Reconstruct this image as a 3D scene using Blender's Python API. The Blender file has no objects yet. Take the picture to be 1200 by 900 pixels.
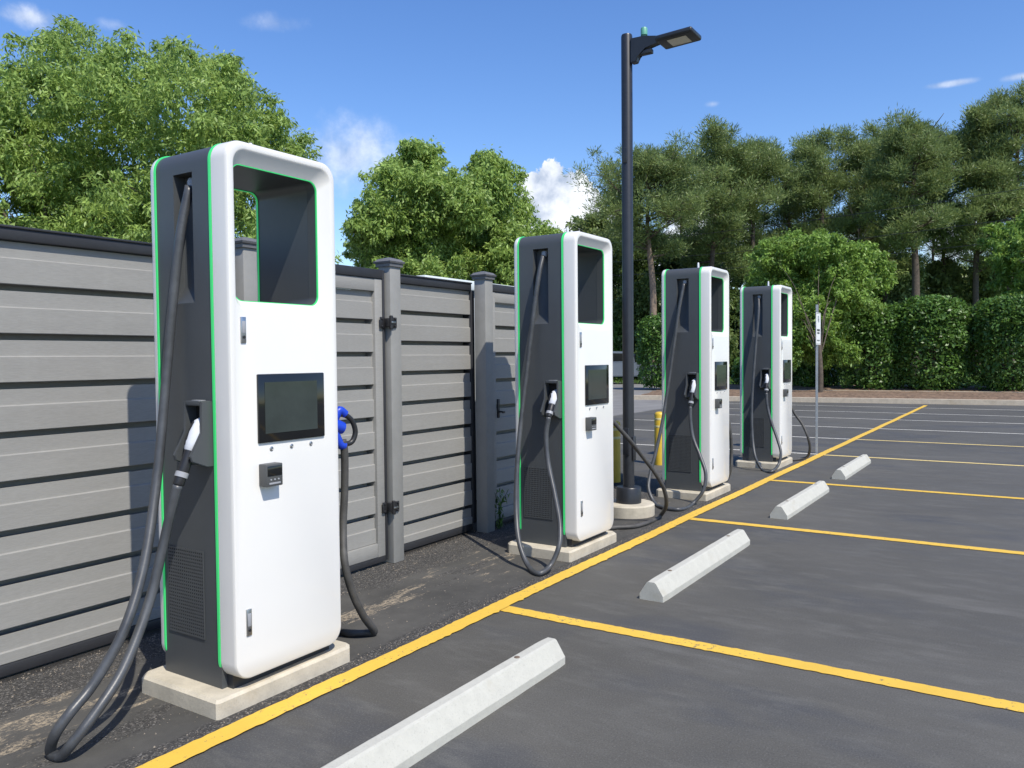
import bpy, bmesh, math, random
import numpy as np
from mathutils import Vector, Matrix
C = bpy.context.scene.collection
sc = bpy.context.scene
R = math.radians

# ---------------------------------------------------------------- camera
F, YAW, PITCH, ROLL = 944.75, 0.577, -0.0325, -0.0092
cam_d = bpy.data.cameras.new('camera'); cam = bpy.data.objects.new('camera', cam_d); C.objects.link(cam)
fw = Vector((math.cos(YAW)*math.cos(PITCH), math.sin(YAW)*math.cos(PITCH), math.sin(PITCH)))
rt = Vector((math.sin(YAW), -math.cos(YAW), 0)); up = rt.cross(fw)
r2 = rt*math.cos(ROLL)+up*math.sin(ROLL); u2 = -rt*math.sin(ROLL)+up*math.cos(ROLL)
m = Matrix((r2, u2, -fw)).transposed().to_4x4(); m.translation = Vector((0, 0, 1.45))
cam.matrix_world = m
cam_d.sensor_width = 36; cam_d.sensor_fit = 'HORIZONTAL'; cam_d.lens = 36*F/1200
cam_d.clip_start = .05; cam_d.clip_end = 3000
sc.camera = cam

# ---------------------------------------------------------------- light and sky
SUN = Vector((-.42, -1, 1.43)).normalized()
EL = math.asin(SUN.z); AZ = math.atan2(SUN.x, SUN.y)
world = bpy.data.worlds.new('World'); sc.world = world; world.use_nodes = True
nt = world.node_tree; N = nt.nodes; L = nt.links
for n in list(N): N.remove(n)
wo = N.new('ShaderNodeOutputWorld'); bg = N.new('ShaderNodeBackground'); L.new(bg.outputs[0], wo.inputs[0])
bg.inputs[1].default_value = SKY_STRENGTH = 0.12
sky = N.new('ShaderNodeTexSky'); sky.sky_type = 'NISHITA'; sky.sun_disc = False
sky.sun_elevation = EL; sky.sun_rotation = AZ; sky.altitude = 600; sky.air_density = 1.15; sky.dust_density = .5; sky.ozone_density = 3.2
hs = N.new('ShaderNodeHueSaturation'); hs.inputs['Saturation'].default_value = 1.22; hs.inputs['Value'].default_value = 1.36; hs.inputs['Hue'].default_value = .511
L.new(sky.outputs[0], hs.inputs['Color'])
tc = N.new('ShaderNodeTexCoord')
def wmath(op, a, b=None, clamp=False):
    n = N.new('ShaderNodeMath'); n.operation = op; n.use_clamp = clamp
    for i, v in enumerate((a, b)):
        if v is None: continue
        if isinstance(v, (int, float)): n.inputs[i].default_value = v
        else: L.new(v, n.inputs[i])
    return n.outputs[0]
sepw = N.new('ShaderNodeSeparateXYZ'); L.new(tc.outputs['Generated'], sepw.inputs[0])
azn = wmath('MULTIPLY', wmath('ARCTAN2', sepw.outputs[1], sepw.outputs[0]), 57.2958)
eln = wmath('MULTIPLY', wmath('ARCSINE', sepw.outputs[2]), 57.2958)
cn = N.new('ShaderNodeTexNoise'); cn.inputs['Scale'].default_value = 16; cn.inputs['Detail'].default_value = 9; cn.inputs['Roughness'].default_value = .62
L.new(tc.outputs['Generated'], cn.inputs['Vector'])
cn3 = N.new('ShaderNodeTexNoise'); cn3.inputs['Scale'].default_value = 34; cn3.inputs['Detail'].default_value = 7; cn3.inputs['Roughness'].default_value = .55
L.new(tc.outputs['Generated'], cn3.inputs['Vector'])
cn2 = N.new('ShaderNodeTexNoise'); cn2.inputs['Scale'].default_value = 5; cn2.inputs['Detail'].default_value = 4
L.new(tc.outputs['Generated'], cn2.inputs['Vector'])
def cloud(az, el, raz, rel, amp, lo, hi, dens, crisp=0):
    a = wmath('DIVIDE', wmath('SUBTRACT', azn, az), raz); e = wmath('DIVIDE', wmath('SUBTRACT', eln, el), rel)
    d = wmath('SQRT', wmath('ADD', wmath('MULTIPLY', a, a), wmath('MULTIPLY', e, e)))
    v = wmath('ADD', wmath('SUBTRACT', 1, d), wmath('MULTIPLY', wmath('SUBTRACT', (cn3 if crisp else cn).outputs[0], .5), amp))
    mr = N.new('ShaderNodeMapRange'); mr.interpolation_type = 'SMOOTHSTEP'; L.new(v, mr.inputs[0]); mr.inputs[1].default_value = lo; mr.inputs[2].default_value = hi; mr.inputs[4].default_value = dens
    return mr.outputs[0]
CLOUDS = [(29.69, 10.62, 2.55, 2.67, 1.3, 0.0, 0.07, 1.0, 1), (31.25, 11.11, 1.45, 1.7, 1.3, 0.0, 0.07, 1.0, 1), (28.02, 9.31, 2.06, 2.55, 1.3, 0.0, 0.07, 1.0, 1), (29.95, 8.01, 4.24, 3.03, 1.3, 0.0, 0.2, 0.95, 1), (26.6, 7.94, 2.55, 2.67, 1.3, 0.0, 0.08, 1.0, 1), (27.56, 6.49, 5.45, 3.03, 2.0, 0.0, 0.4, 0.95, 0), (44.48, 13.48, 6.67, 3.03, 1.5, 0.05, 1.0, 0.6, 0), (63.18, 20.0, 2.3, 0.79, 2.4, 0, 1.1, 0.62, 0), (58.86, 20.34, 1.21, 0.48, 2.4, 0.1, 1.2, 0.25, 0), (49.02, 21.6, 2.67, 0.79, 2.6, 0.1, 1.3, 0.26, 0), (4.59, 16.23, 1.94, 0.3, 1.2, 0.1, 0.9, 0.55, 0), (0.8, 16.02, 1.82, 0.36, 1.2, 0.2, 1.0, 0.6, 0), (19.06, 16.69, 0.85, 0.36, 1.2, 0.2, 1.1, 0.4, 0), (19.36, 7.7, 4.85, 3.64, 1.2, 0.1, 0.5, 0.9, 0), (9.62, 6.37, 5.45, 2.42, 1.2, 0.2, 0.8, 0.85, 0), (3.82, 7.55, 5.45, 3.03, 1.2, 0.2, 0.8, 0.85, 0)]
total = None
for c in CLOUDS:
    o_ = cloud(*c); total = o_ if total is None else wmath('MAXIMUM', total, o_)
vr = N.new('ShaderNodeValToRGB'); vr.color_ramp.elements[0].position = .40; vr.color_ramp.elements[0].color = (3.6, 4.3, 5.6, 1)
vr.color_ramp.elements[1].position = .6; vr.color_ramp.elements[1].color = (8.2, 8.5, 9.0, 1); L.new(wmath('ADD', wmath('MULTIPLY', cn3.outputs[0], .5), wmath('MULTIPLY', cn.outputs[0], .5)), vr.inputs[0])
cm = N.new('ShaderNodeMix'); cm.data_type = 'RGBA'; L.new(total, cm.inputs[0]); L.new(hs.outputs[0], cm.inputs[6]); L.new(vr.outputs[0], cm.inputs[7])
L.new(cm.outputs[2], bg.inputs[0])

sd = bpy.data.lights.new('sun', 'SUN'); sd.energy = 4.75; sd.angle = R(.53); sd.color = (1, .935, .82)
so = bpy.data.objects.new('sun', sd); C.objects.link(so); so.rotation_euler = SUN.to_track_quat('Z', 'Y').to_euler(); so.location = (0, -5, 12)
sc.view_settings.view_transform = 'Standard'; sc.view_settings.look = 'None'; sc.view_settings.gamma = 1
sc.view_settings.exposure = 0.2; sc.view_settings.use_curve_mapping = False
sc.cycles.max_bounces = 8; sc.cycles.transparent_max_bounces = 8

# ---------------------------------------------------------------- materials
def mat(name, col, rough=.6, metal=0., coat=0., emit=None, es=1., spec=.5, noise=0., nscale=20., bump=0., bscale=60., rvar=0.):
    mt = bpy.data.materials.new(name); mt.use_nodes = True; t = mt.node_tree; b = t.nodes['Principled BSDF']
    b.inputs['Base Color'].default_value = (*col, 1); b.inputs['Roughness'].default_value = rough; b.inputs['Metallic'].default_value = metal
    b.inputs['Coat Weight'].default_value = coat; b.inputs['Coat Roughness'].default_value = .06; b.inputs['Specular IOR Level'].default_value = spec
    if emit: b.inputs['Emission Color'].default_value = (*emit, 1); b.inputs['Emission Strength'].default_value = es
    tcn = t.nodes.new('ShaderNodeTexCoord')
    if noise:
        n = t.nodes.new('ShaderNodeTexNoise'); n.inputs['Scale'].default_value = nscale; n.inputs['Detail'].default_value = 6; n.inputs['Roughness'].default_value = .65
        t.links.new(tcn.outputs['Object'], n.inputs['Vector'])
        r = t.nodes.new('ShaderNodeValToRGB'); r.color_ramp.elements[0].position = .3; r.color_ramp.elements[1].position = .7
        r.color_ramp.elements[0].color = (*[c*(1-noise) for c in col], 1); r.color_ramp.elements[1].color = (*[min(1, c*(1+noise)) for c in col], 1)
        t.links.new(n.outputs[0], r.inputs[0]); t.links.new(r.outputs[0], b.inputs['Base Color'])
        if rvar:
            mr = t.nodes.new('ShaderNodeMapRange'); t.links.new(n.outputs[0], mr.inputs[0]); mr.inputs[3].default_value = rough-rvar; mr.inputs[4].default_value = rough+rvar
            t.links.new(mr.outputs[0], b.inputs['Roughness'])
    if bump:
        n = t.nodes.new('ShaderNodeTexNoise'); n.inputs['Scale'].default_value = bscale; n.inputs['Detail'].default_value = 4
        t.links.new(tcn.outputs['Object'], n.inputs['Vector'])
        bu = t.nodes.new('ShaderNodeBump'); bu.inputs['Strength'].default_value = bump; bu.inputs['Distance'].default_value = .01
        t.links.new(n.outputs[0], bu.inputs['Height']); t.links.new(bu.outputs[0], b.inputs['Normal'])
    return mt

class G:
    """small node graph helper"""
    def __init__(s, name):
        s.m = bpy.data.materials.new(name); s.m.use_nodes = True; s.t = s.m.node_tree; s.b = s.t.nodes['Principled BSDF']
        s.tc = s.t.nodes.new('ShaderNodeTexCoord'); s.g = s.t.nodes.new('ShaderNodeNewGeometry')
    def noise(s, scale, detail=4, rough=.55, vec=None, dist=0.):
        n = s.t.nodes.new('ShaderNodeTexNoise'); n.inputs['Scale'].default_value = scale; n.inputs['Detail'].default_value = detail
        n.inputs['Roughness'].default_value = rough; n.inputs['Distortion'].default_value = dist
        s.t.links.new(vec or s.g.outputs['Position'], n.inputs['Vector']); return n.outputs[0]
    def stretch(s, v, rz=0.):
        n = s.t.nodes.new('ShaderNodeMapping'); n.inputs['Scale'].default_value = v; n.inputs['Rotation'].default_value = (0, 0, rz)
        s.t.links.new(s.g.outputs['Position'], n.inputs[0]); return n.outputs[0]
    def ramp(s, v, *stops):
        n = s.t.nodes.new('ShaderNodeValToRGB'); e = n.color_ramp.elements
        while len(e) < len(stops): e.new(.5)
        for k, (p, c) in enumerate(stops):
            e[k].position = p; e[k].color = (c, c, c, 1) if isinstance(c, (int, float)) else (*c, 1)
        s.t.links.new(v, n.inputs[0]); return n.outputs[0]
    def math(s, op, a, b=None, clamp=False):
        n = s.t.nodes.new('ShaderNodeMath'); n.operation = op; n.use_clamp = clamp
        for i, v in enumerate((a, b)):
            if v is None: continue
            if isinstance(v, (int, float)): n.inputs[i].default_value = v
            else: s.t.links.new(v, n.inputs[i])
        return n.outputs[0]
    def mix(s, f, a, b, mode='MIX'):
        n = s.t.nodes.new('ShaderNodeMix'); n.data_type = 'RGBA'; n.blend_type = mode
        for i, v in ((0, f), (6, a), (7, b)):
            if isinstance(v, tuple): n.inputs[i].default_value = (*v, 1)
            elif isinstance(v, (int, float)): n.inputs[i].default_value = v
            else: s.t.links.new(v, n.inputs[i])
        return n.outputs[2]
    def voro(s, scale, feature='F1', out=0, vec=None):
        n = s.t.nodes.new('ShaderNodeTexVoronoi'); n.inputs['Scale'].default_value = scale; n.feature = feature
        s.t.links.new(vec or s.g.outputs['Position'], n.inputs['Vector']); return n.outputs[out]
    def xyz(s):
        n = s.t.nodes.new('ShaderNodeSeparateXYZ'); s.t.links.new(s.g.outputs['Position'], n.inputs[0]); return n.outputs
    def smooth(s, v, a, b):
        n = s.t.nodes.new('ShaderNodeMapRange'); n.interpolation_type = 'SMOOTHSTEP'; s.t.links.new(v, n.inputs[0]); n.inputs[1].default_value = a; n.inputs[2].default_value = b; return n.outputs[0]
    def out(s, col=None, rough=None, height=None, bstr=.5, bdist=.01, spec=None):
        if col is not None: s.t.links.new(col, s.b.inputs['Base Color'])
        if rough is not None:
            if isinstance(rough, (int, float)): s.b.inputs['Roughness'].default_value = rough
            else: s.t.links.new(rough, s.b.inputs['Roughness'])
        if spec is not None: s.b.inputs['Specular IOR Level'].default_value = spec
        if height is not None:
            bu = s.t.nodes.new('ShaderNodeBump'); bu.inputs['Strength'].default_value = bstr; bu.inputs['Distance'].default_value = bdist
            s.t.links.new(height, bu.inputs['Height']); s.t.links.new(bu.outputs[0], s.b.inputs['Normal'])
        return s.m

def asphalt_material():
    g = G('asphalt'); x, y, z = g.xyz()
    # sealed lot: smooth dark coating with faint scuffs and drying marks running along the stalls
    big = g.noise(.45, 5, .6, dist=.6); st = g.noise(1.0, 6, .7, g.stretch((2.4, .42, 1), .10)); mid = g.noise(1, 7, .72, g.stretch((7.5, 2.6, 1), .1)); navy = g.noise(1, 4, .6, g.stretch((1.1, .5, 1), .2)); scr = g.noise(1, 8, .8, g.stretch((34, 7, 1), .25), 1.2)
    seal = g.ramp(big, (.3, (.070, .067, .059)), (.7, (.100, .096, .085)))
    seal = g.mix(g.math('MULTIPLY', g.smooth(st, .56, .74), .55), seal, (.15, .147, .138))
    seal = g.mix(g.math('MULTIPLY', g.smooth(navy, .50, .66), .65), seal, (.052, .055, .062))
    seal = g.mix(g.math('MULTIPLY', g.smooth(mid, .46, .72), .55), seal, (.128, .125, .113))
    seal = g.mix(g.math('MULTIPLY', g.smooth(scr, .58, .72), g.math('MULTIPLY', g.smooth(big, .4, .6), .5)), seal, (.19, .185, .165))
    seal = g.mix(g.math('MULTIPLY', g.smooth(scr, .46, .30), .35), seal, (.045, .045, .045))
    fine = g.noise(130, 3, .75)
    seal = g.mix(g.math('MULTIPLY', g.smooth(fine, .52, .68), .42), seal, (.17, .168, .158))
    seal = g.mix(g.math('MULTIPLY', g.smooth(fine, .46, .32), .5), seal, (.036, .036, .036))
    # old open asphalt between the yellow line and the fence
    agg = g.voro(150, 'F1', 1); aggd = g.voro(150, 'F1', 0)
    sepc = g.t.nodes.new('ShaderNodeSeparateColor'); g.t.links.new(agg, sepc.inputs[0])
    old = g.ramp(sepc.outputs[0], (0, (.022, .022, .022)), (.6, (.055, .053, .05)), (.88, (.11, .103, .095)), (1, (.21, .20, .185)))
    base = g.ramp(g.noise(2.2, 6, .7), (.32, (.048, .047, .044)), (.7, (.088, .085, .078)))
    rough_patch = g.smooth(g.noise(1.6, 5, .65, g.stretch((.6, 1.8, 1))), .52, .61)
    near_fence = g.smooth(g.math('ADD', y, g.math('MULTIPLY', g.noise(3, 4), .5)), 3.72, 3.86)
    near_line = g.math('MULTIPLY', g.smooth(y, 2.66, 2.69), g.math('SUBTRACT', 1, g.smooth(g.math('ADD', y, g.math('MULTIPLY', g.noise(4, 4), .12)), 2.80, 2.84)))
    rp = g.math('MAXIMUM', g.math('MAXIMUM', rough_patch, near_fence), near_line)
    oldc = g.mix(g.math('MULTIPLY', rp, .8), base, old)
    # a few pale sandy wash-outs
    sandm = g.smooth(g.math('ADD', g.math('MULTIPLY', g.noise(2.6, 7, .75, g.stretch((.7, 2.2, 1), .02)), 1.0), g.math('MULTIPLY', g.math('ABSOLUTE', g.math('SUBTRACT', y, 3.28)), -.28)), .50, .575)
    sg = g.noise(55, 4, .8)
    oldc = g.mix(g.math('MULTIPLY', sandm, g.smooth(sg, .40, .60)), oldc, (.34, .28, .20))
    dirt = g.smooth(g.math('ADD', y, g.math('MULTIPLY', g.math('SUBTRACT', g.noise(9, 5, .7), .5), .10)), 3.87, 3.93)
    oldc = g.mix(g.math('MULTIPLY', dirt, .85), oldc, (.016, .014, .012))
    crack = g.voro(.9, 'DISTANCE_TO_EDGE', 0, None)
    edge = g.math('ADD', y, g.math('MULTIPLY', g.math('SUBTRACT', g.noise(7, 5, .7), .5), .03))
    isold = g.math('MULTIPLY', g.smooth(edge, 2.655, 2.67), g.math('SUBTRACT', 1, g.smooth(x, 8.3, 9.6)))
    col = g.mix(isold, seal, oldc)
    # paler worn drive lane beyond the left hand stalls
    lane = g.smooth(g.math('ADD', g.math('SUBTRACT', y, g.math('MULTIPLY', x, .0)), g.math('MULTIPLY', g.noise(1.5, 4), .3)), 8.75, 8.95)
    lanec = g.ramp(g.noise(1.2, 6, .7), (.3, (.16, .155, .15)), (.7, (.235, .23, .22)))
    col = g.mix(lane, col, lanec)
    h = g.math('ADD', g.math('MULTIPLY', g.math('SUBTRACT', 1, aggd), g.math('MULTIPLY', isold, g.math('ADD', g.math('MULTIPLY', rp, .9), .1))), g.math('MULTIPLY', fine, .10))
    r = g.mix(isold, g.ramp(st, (.3, .62), (.75, .82)), (.88, .88, .88))
    return g.out(col, r, h, .55, .012, .35)
ASPHALT = asphalt_material()

def paint_material(name, col, worn):
    g = G(name)
    n = g.noise(38, 6, .8); n2 = g.noise(3, 4, .6)
    c = g.ramp(n2, (.3, tuple(v*.86 for v in col)), (.7, col))
    w = g.smooth(g.math('ADD', n, g.math('MULTIPLY', n2, .35)), .93-worn, 1.0-worn)
    c = g.mix(w, c, (.12, .11, .09))
    return g.out(c, .7, g.noise(160, 3), .25, .004)
YELLOW = paint_material('yellow_paint', (.72, .46, .06), .16)
CREAM = paint_material('cream_paint', (.70, .54, .22), .17)
WHITEP = paint_material('white_line_paint', (.60, .58, .52), .22)

def concrete(name, col, stain=.35, sc_=6):
    g = G(name)
    a = g.noise(sc_, 7, .7); b = g.noise(120, 3, .6); s_ = g.noise(2.2, 5, .7)
    c = g.ramp(a, (.28, tuple(v*(1-stain) for v in col)), (.62, col))
    c = g.mix(g.math('MULTIPLY', g.smooth(b, .58, .7), .35), c, tuple(v*.55 for v in col))
    c = g.mix(g.math('MULTIPLY', g.smooth(s_, .55, .68), .35), c, tuple(v*w for v, w in zip(col, (.68, .60, .48))))
    return g.out(c, .85, g.math('ADD', g.math('MULTIPLY', a, .4), g.math('MULTIPLY', b, .4)), .5, .006)
PADC = concrete('pad_concrete', (.54, .49, .39), .32)
STOPC = concrete('wheel_stop_concrete', (.46, .455, .405), .12, 14)
KERBC = concrete('kerb_concrete', (.55, .47, .36), .25)

WHITE = mat('white_shell_paint', (.70, .69, .66), .32, coat=.35, noise=.012, nscale=3)
DARK = mat('charcoal_panel_paint', (.062, .068, .073), .42, noise=.05, nscale=6, bump=.04, bscale=500)
DARKIN = mat('dark_recess_paint', (.028, .030, .034), .5)
GREEN = mat('green_light_strip', (.05, .52, .15), .35, emit=(.05, .8, .22), es=.25)
BLACKG = mat('black_glass', (.008, .009, .010), .10, spec=.6)
LCD = mat('screen_glass', (.036, .046, .042), .10, spec=.7, noise=.15, nscale=8)
STEEL = mat('brushed_steel', (.50, .50, .50), .35, 1.0)
GALV = mat('galvanised_steel', (.42, .44, .46), .5, .8, noise=.12, nscale=30)
RUBBER = mat('black_cable_rubber', (.058, .062, .068), .40, noise=.35, nscale=9, bump=.05, bscale=200, rvar=.08)
DUSTY = mat('dusty_cable_rubber', (.060, .058, .055), .62, noise=.35, nscale=14)
PLASTIC = mat('black_plastic', (.018, .018, .020), .42)
GREYP = mat('grey_plastic', (.30, .31, .33), .4)
WHITEPL = mat('pale_grip_plastic', (.58, .60, .64), .32)
BLUEP = mat('blue_plastic', (.01, .05, .48), .38)
POLE = mat('black_pole_paint', (.020, .022, .027), .38, noise=.15, nscale=15)
YBOL = mat('yellow_bollard_sleeve', (.62, .42, .04), .45, noise=.08, nscale=6)
RAIL = mat('black_fence_rail', (.026, .027, .031), .5, noise=.1, nscale=12)
def slat_material():
    g = G('grey_composite_boards')
    n = g.noise(1.0, 6, .65, g.stretch((1.2, 1, 9))); v = g.noise(1.0, 3, .6, g.stretch((5, 5, .7))); f = g.noise(1, 3, .6, g.stretch((30, 30, 260)))
    c = g.ramp(n, (.3, (.245, .240, .226)), (.7, (.285, .280, .264)))
    c = g.mix(g.math('MULTIPLY', g.smooth(v, .56, .72), .25), c, (.34, .34, .32))
    c = g.mix(.25, c, g.ramp(f, (.35, (.20, .20, .19)), (.65, (.31, .31, .30))))
    return g.out(c, .62, f, .12, .004)
SLAT = slat_material()
POSTM = mat('grey_composite_post', (.235, .235, .225), .6, noise=.07, nscale=9, bump=.08, bscale=90)
CAPM = mat('dark_grey_post_cap', (.12, .122, .128), .55, noise=.1, nscale=15)

def leaf_material(name, c1, c2, trans=.35, rough=.45, spec=.35):
    mt = bpy.data.materials.new(name); mt.use_nodes = True; t = mt.node_tree; b = t.nodes['Principled BSDF']
    at = t.nodes.new('ShaderNodeAttribute'); at.attribute_name = 'tone'
    r = t.nodes.new('ShaderNodeValToRGB'); r.color_ramp.elements[0].color = (*c1, 1); r.color_ramp.elements[1].color = (*c2, 1)
    t.links.new(at.outputs['Fac'], r.inputs[0]); t.links.new(r.outputs[0], b.inputs['Base Color'])
    b.inputs['Roughness'].default_value = rough; b.inputs['Specular IOR Level'].default_value = spec
    tr = t.nodes.new('ShaderNodeBsdfTranslucent'); mx = t.nodes.new('ShaderNodeMixShader'); mx.inputs[0].default_value = trans
    hsv = t.nodes.new('ShaderNodeHueSaturation'); hsv.inputs['Value'].default_value = 1.5; hsv.inputs['Hue'].default_value = .485
    t.links.new(r.outputs[0], hsv.inputs['Color']); t.links.new(hsv.outputs[0], tr.inputs[0])
    t.links.new(b.outputs[0], mx.inputs[1]); t.links.new(tr.outputs[0], mx.inputs[2]); t.links.new(mx.outputs[0], t.nodes['Material Output'].inputs[0])
    return mt
LEAF_A = leaf_material('broad_leaf_foliage', (.115, .195, .042), (.38, .53, .145), .36)
LEAF_T = leaf_material('bright_leaf_foliage', (.08, .15, .026), (.29, .46, .095), .34)
LEAF_H = leaf_material('hedge_foliage', (.032, .080, .018), (.14, .27, .05), .28, .42, .4)
LEAF_P = leaf_material('pine_needles', (.08, .125, .042), (.26, .34, .115), .33)
LEAF_D = leaf_material('dark_foliage', (.040, .075, .020), (.115, .17, .042), .35)
GRASS = leaf_material('grass_blades', (.06, .12, .02), (.13, .22, .04), .3)
BARK = mat('grey_brown_bark', (.085, .068, .052), .9, noise=.4, nscale=12, bump=.6, bscale=25)
PBARK = mat('pine_bark', (.085, .066, .052), .9, noise=.4, nscale=9, bump=.6, bscale=20)
MULCH = mat('mulch', (.16, .105, .066), .95, noise=.55, nscale=9, bump=.8, bscale=30)
LAWN = mat('lawn', (.07, .13, .025), .95, noise=.35, nscale=3, bump=.6, bscale=20)

# ---------------------------------------------------------------- mesh helpers
def link(name, me, m, parent=None, smooth=None):
    o = bpy.data.objects.new(name, me)
    if m and not me.materials: me.materials.append(m)
    if smooth:
        me.shade_smooth() if hasattr(me, 'shade_smooth') else None
        if smooth is not True: me.set_sharp_from_angle(angle=R(smooth))
    C.objects.link(o)
    if parent: o.parent = parent
    return o
def obj(name, bm, m, parent=None, smooth=35):
    bmesh.ops.recalc_face_normals(bm, faces=bm.faces[:])
    me = bpy.data.meshes.new(name); bm.to_mesh(me); bm.free()
    return link(name, me, m, parent, smooth)
def tag(o, label=None, cat=None, group=None, kind=None):
    for k, v in (('label', label), ('category', cat), ('group', group), ('kind', kind)):
        if v: o[k] = v
    return o
def thing(name, label, cat, loc=(0, 0, 0), rz=0, group=None):
    o = bpy.data.objects.new(name, None); C.objects.link(o); o.location = loc; o.rotation_euler = (0, 0, rz); o.empty_display_size = .2
    return tag(o, label, cat, group)
def B(): return bmesh.new()
def box(bm, a, b, bev=0., seg=2):
    n0 = set(bm.verts)
    x0, y0, z0 = a; x1, y1, z1 = b
    v = [bm.verts.new(p) for p in ((x0,y0,z0),(x1,y0,z0),(x1,y1,z0),(x0,y1,z0),(x0,y0,z1),(x1,y0,z1),(x1,y1,z1),(x0,y1,z1))]
    fs = [bm.faces.new([v[i] for i in q]) for q in ((0,3,2,1),(4,5,6,7),(0,1,5,4),(1,2,6,5),(2,3,7,6),(3,0,4,7))]
    if bev:
        es = {e for f in fs for e in f.edges}
        bmesh.ops.bevel(bm, geom=list(es), offset=bev, segments=seg, affect='EDGES', profile=.5)
    return bm
def cyl(bm, c, r, z0, z1, n=24, r2=None, bev=0.):
    r2 = r if r2 is None else r2
    prof = [(r, z0), (r2, z1)] if not bev else [(r, z0), (r2, z1-bev), (r2-bev*.4, z1-bev*.3), (r2-bev, z1)]
    lathe(bm, c, prof, n); return bm
def lathe(bm, c, prof, n=24, axis='Z', cap=True):
    rings = []
    for r, z in prof:
        ring = []
        for k in range(n):
            a = 2*math.pi*k/n; p = (r*math.cos(a), r*math.sin(a), z)
            if axis == 'X': p = (p[2], p[0], p[1])
            if axis == 'Y': p = (p[1], p[2], p[0])
            ring.append(bm.verts.new((c[0]+p[0], c[1]+p[1], c[2]+p[2])))
        rings.append(ring)
    for a, b in zip(rings, rings[1:]):
        for k in range(n): bm.faces.new((a[k], a[(k+1) % n], b[(k+1) % n], b[k]))
    if cap: bm.faces.new(rings[0][::-1]); bm.faces.new(rings[-1])
    return bm
def spline(pts, per=8):
    P = [Vector(p) for p in pts]; P = [2*P[0]-P[1]]+P+[2*P[-1]-P[-2]]; out = []
    for i in range(1, len(P)-2):
        p0, p1, p2, p3 = P[i-1:i+3]
        t0 = 0; t1 = t0+max(1e-4, (p1-p0).length)**.5; t2 = t1+max(1e-4, (p2-p1).length)**.5; t3 = t2+max(1e-4, (p3-p2).length)**.5
        for k in range(per):
            t = t1+(t2-t1)*k/per
            A1 = p0*((t1-t)/(t1-t0))+p1*((t-t0)/(t1-t0)); A2 = p1*((t2-t)/(t2-t1))+p2*((t-t1)/(t2-t1)); A3 = p2*((t3-t)/(t3-t2))+p3*((t-t2)/(t3-t2))
            B1 = A1*((t2-t)/(t2-t0))+A2*((t-t0)/(t2-t0)); B2 = A2*((t3-t)/(t3-t1))+A3*((t-t1)/(t3-t1))
            out.append(B1*((t2-t)/(t2-t1))+B2*((t-t1)/(t2-t1)))
    out.append(P[-2]); return out
def tube(bm, pts, rad, n=12):
    P = [Vector(p) for p in pts]; rr = rad if isinstance(rad, (list, tuple)) else [rad]*len(P)
    prev = None; rings = []; ref = None
    for i, p in enumerate(P):
        d = (P[min(i+1, len(P)-1)]-P[max(i-1, 0)]).normalized()
        if ref is None: ref = d.orthogonal().normalized()
        ref = (ref-d*ref.dot(d)).normalized(); s = d.cross(ref)
        rings.append([bm.verts.new(p+(ref*math.cos(2*math.pi*k/n)+s*math.sin(2*math.pi*k/n))*rr[i]) for k in range(n)])
    for a, b in zip(rings, rings[1:]):
        for k in range(n): bm.faces.new((a[k], a[(k+1) % n], b[(k+1) % n], b[k]))
    bm.faces.new(rings[0][::-1]); bm.faces.new(rings[-1]); return bm
def rrect(x0, z0, x1, z1, r, n=8, square_bottom=False):
    """rounded rectangle outline in XZ, counter clockwise from the lower left"""
    pts = []
    for cx, cz, a0, rr in ((x0+r, z0+r, 180, r), (x1-r, z0+r, 270, r), (x1-r, z1-r, 0, r), (x0+r, z1-r, 90, r)):
        for k in range(n+1):
            a = R(a0+90*k/n)
            if square_bottom and a0 in (180, 270):
                pts.append((x0 if a0 == 180 else x1, z0) if True else 0); continue
            pts.append((cx+rr*math.cos(a), cz+rr*math.sin(a)))
    return pts
def ring(bm, outline, y): return [bm.verts.new((x, y, z)) for x, z in outline]
def bridge(bm, a, b):
    n = len(a)
    for k in range(n):
        vs = [a[k], a[(k+1) % n], b[(k+1) % n], b[k]]
        if (vs[0].co-vs[1].co).length < 1e-7 and (vs[2].co-vs[3].co).length < 1e-7: continue
        bm.faces.new(vs)
def extrude_poly(bm, poly, axis, a, b):
    """poly: 2d points; axis X: (y,z), Y: (x,z), Z: (x,y)"""
    f = {'X': lambda p, t: (t, p[0], p[1]), 'Y': lambda p, t: (p[0], t, p[1]), 'Z': lambda p, t: (p[0], p[1], t)}[axis]
    A = [bm.verts.new(f(p, a)) for p in poly]; Bv = [bm.verts.new(f(p, b)) for p in poly]
    bridge(bm, A, Bv); bm.faces.new(A[::-1]); bm.faces.new(Bv); return bm
def boolean(o, cutter_bm):
    bmesh.ops.recalc_face_normals(cutter_bm, faces=cutter_bm.faces[:])
    me = bpy.data.meshes.new('cut'); cutter_bm.to_mesh(me); cutter_bm.free(); c = bpy.data.objects.new('cut', me); C.objects.link(c)
    par = o.parent; o.parent = None
    md = o.modifiers.new('b', 'BOOLEAN'); md.object = c; md.operation = 'DIFFERENCE'; md.solver = 'EXACT'
    dg = bpy.context.evaluated_depsgraph_get(); dg.update()
    nm = bpy.data.meshes.new_from_object(o.evaluated_get(dg)); o.modifiers.clear(); o.data = nm; o.parent = par
    bpy.data.objects.remove(c); bpy.data.meshes.remove(me)
rnd = random.Random(7)
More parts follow.
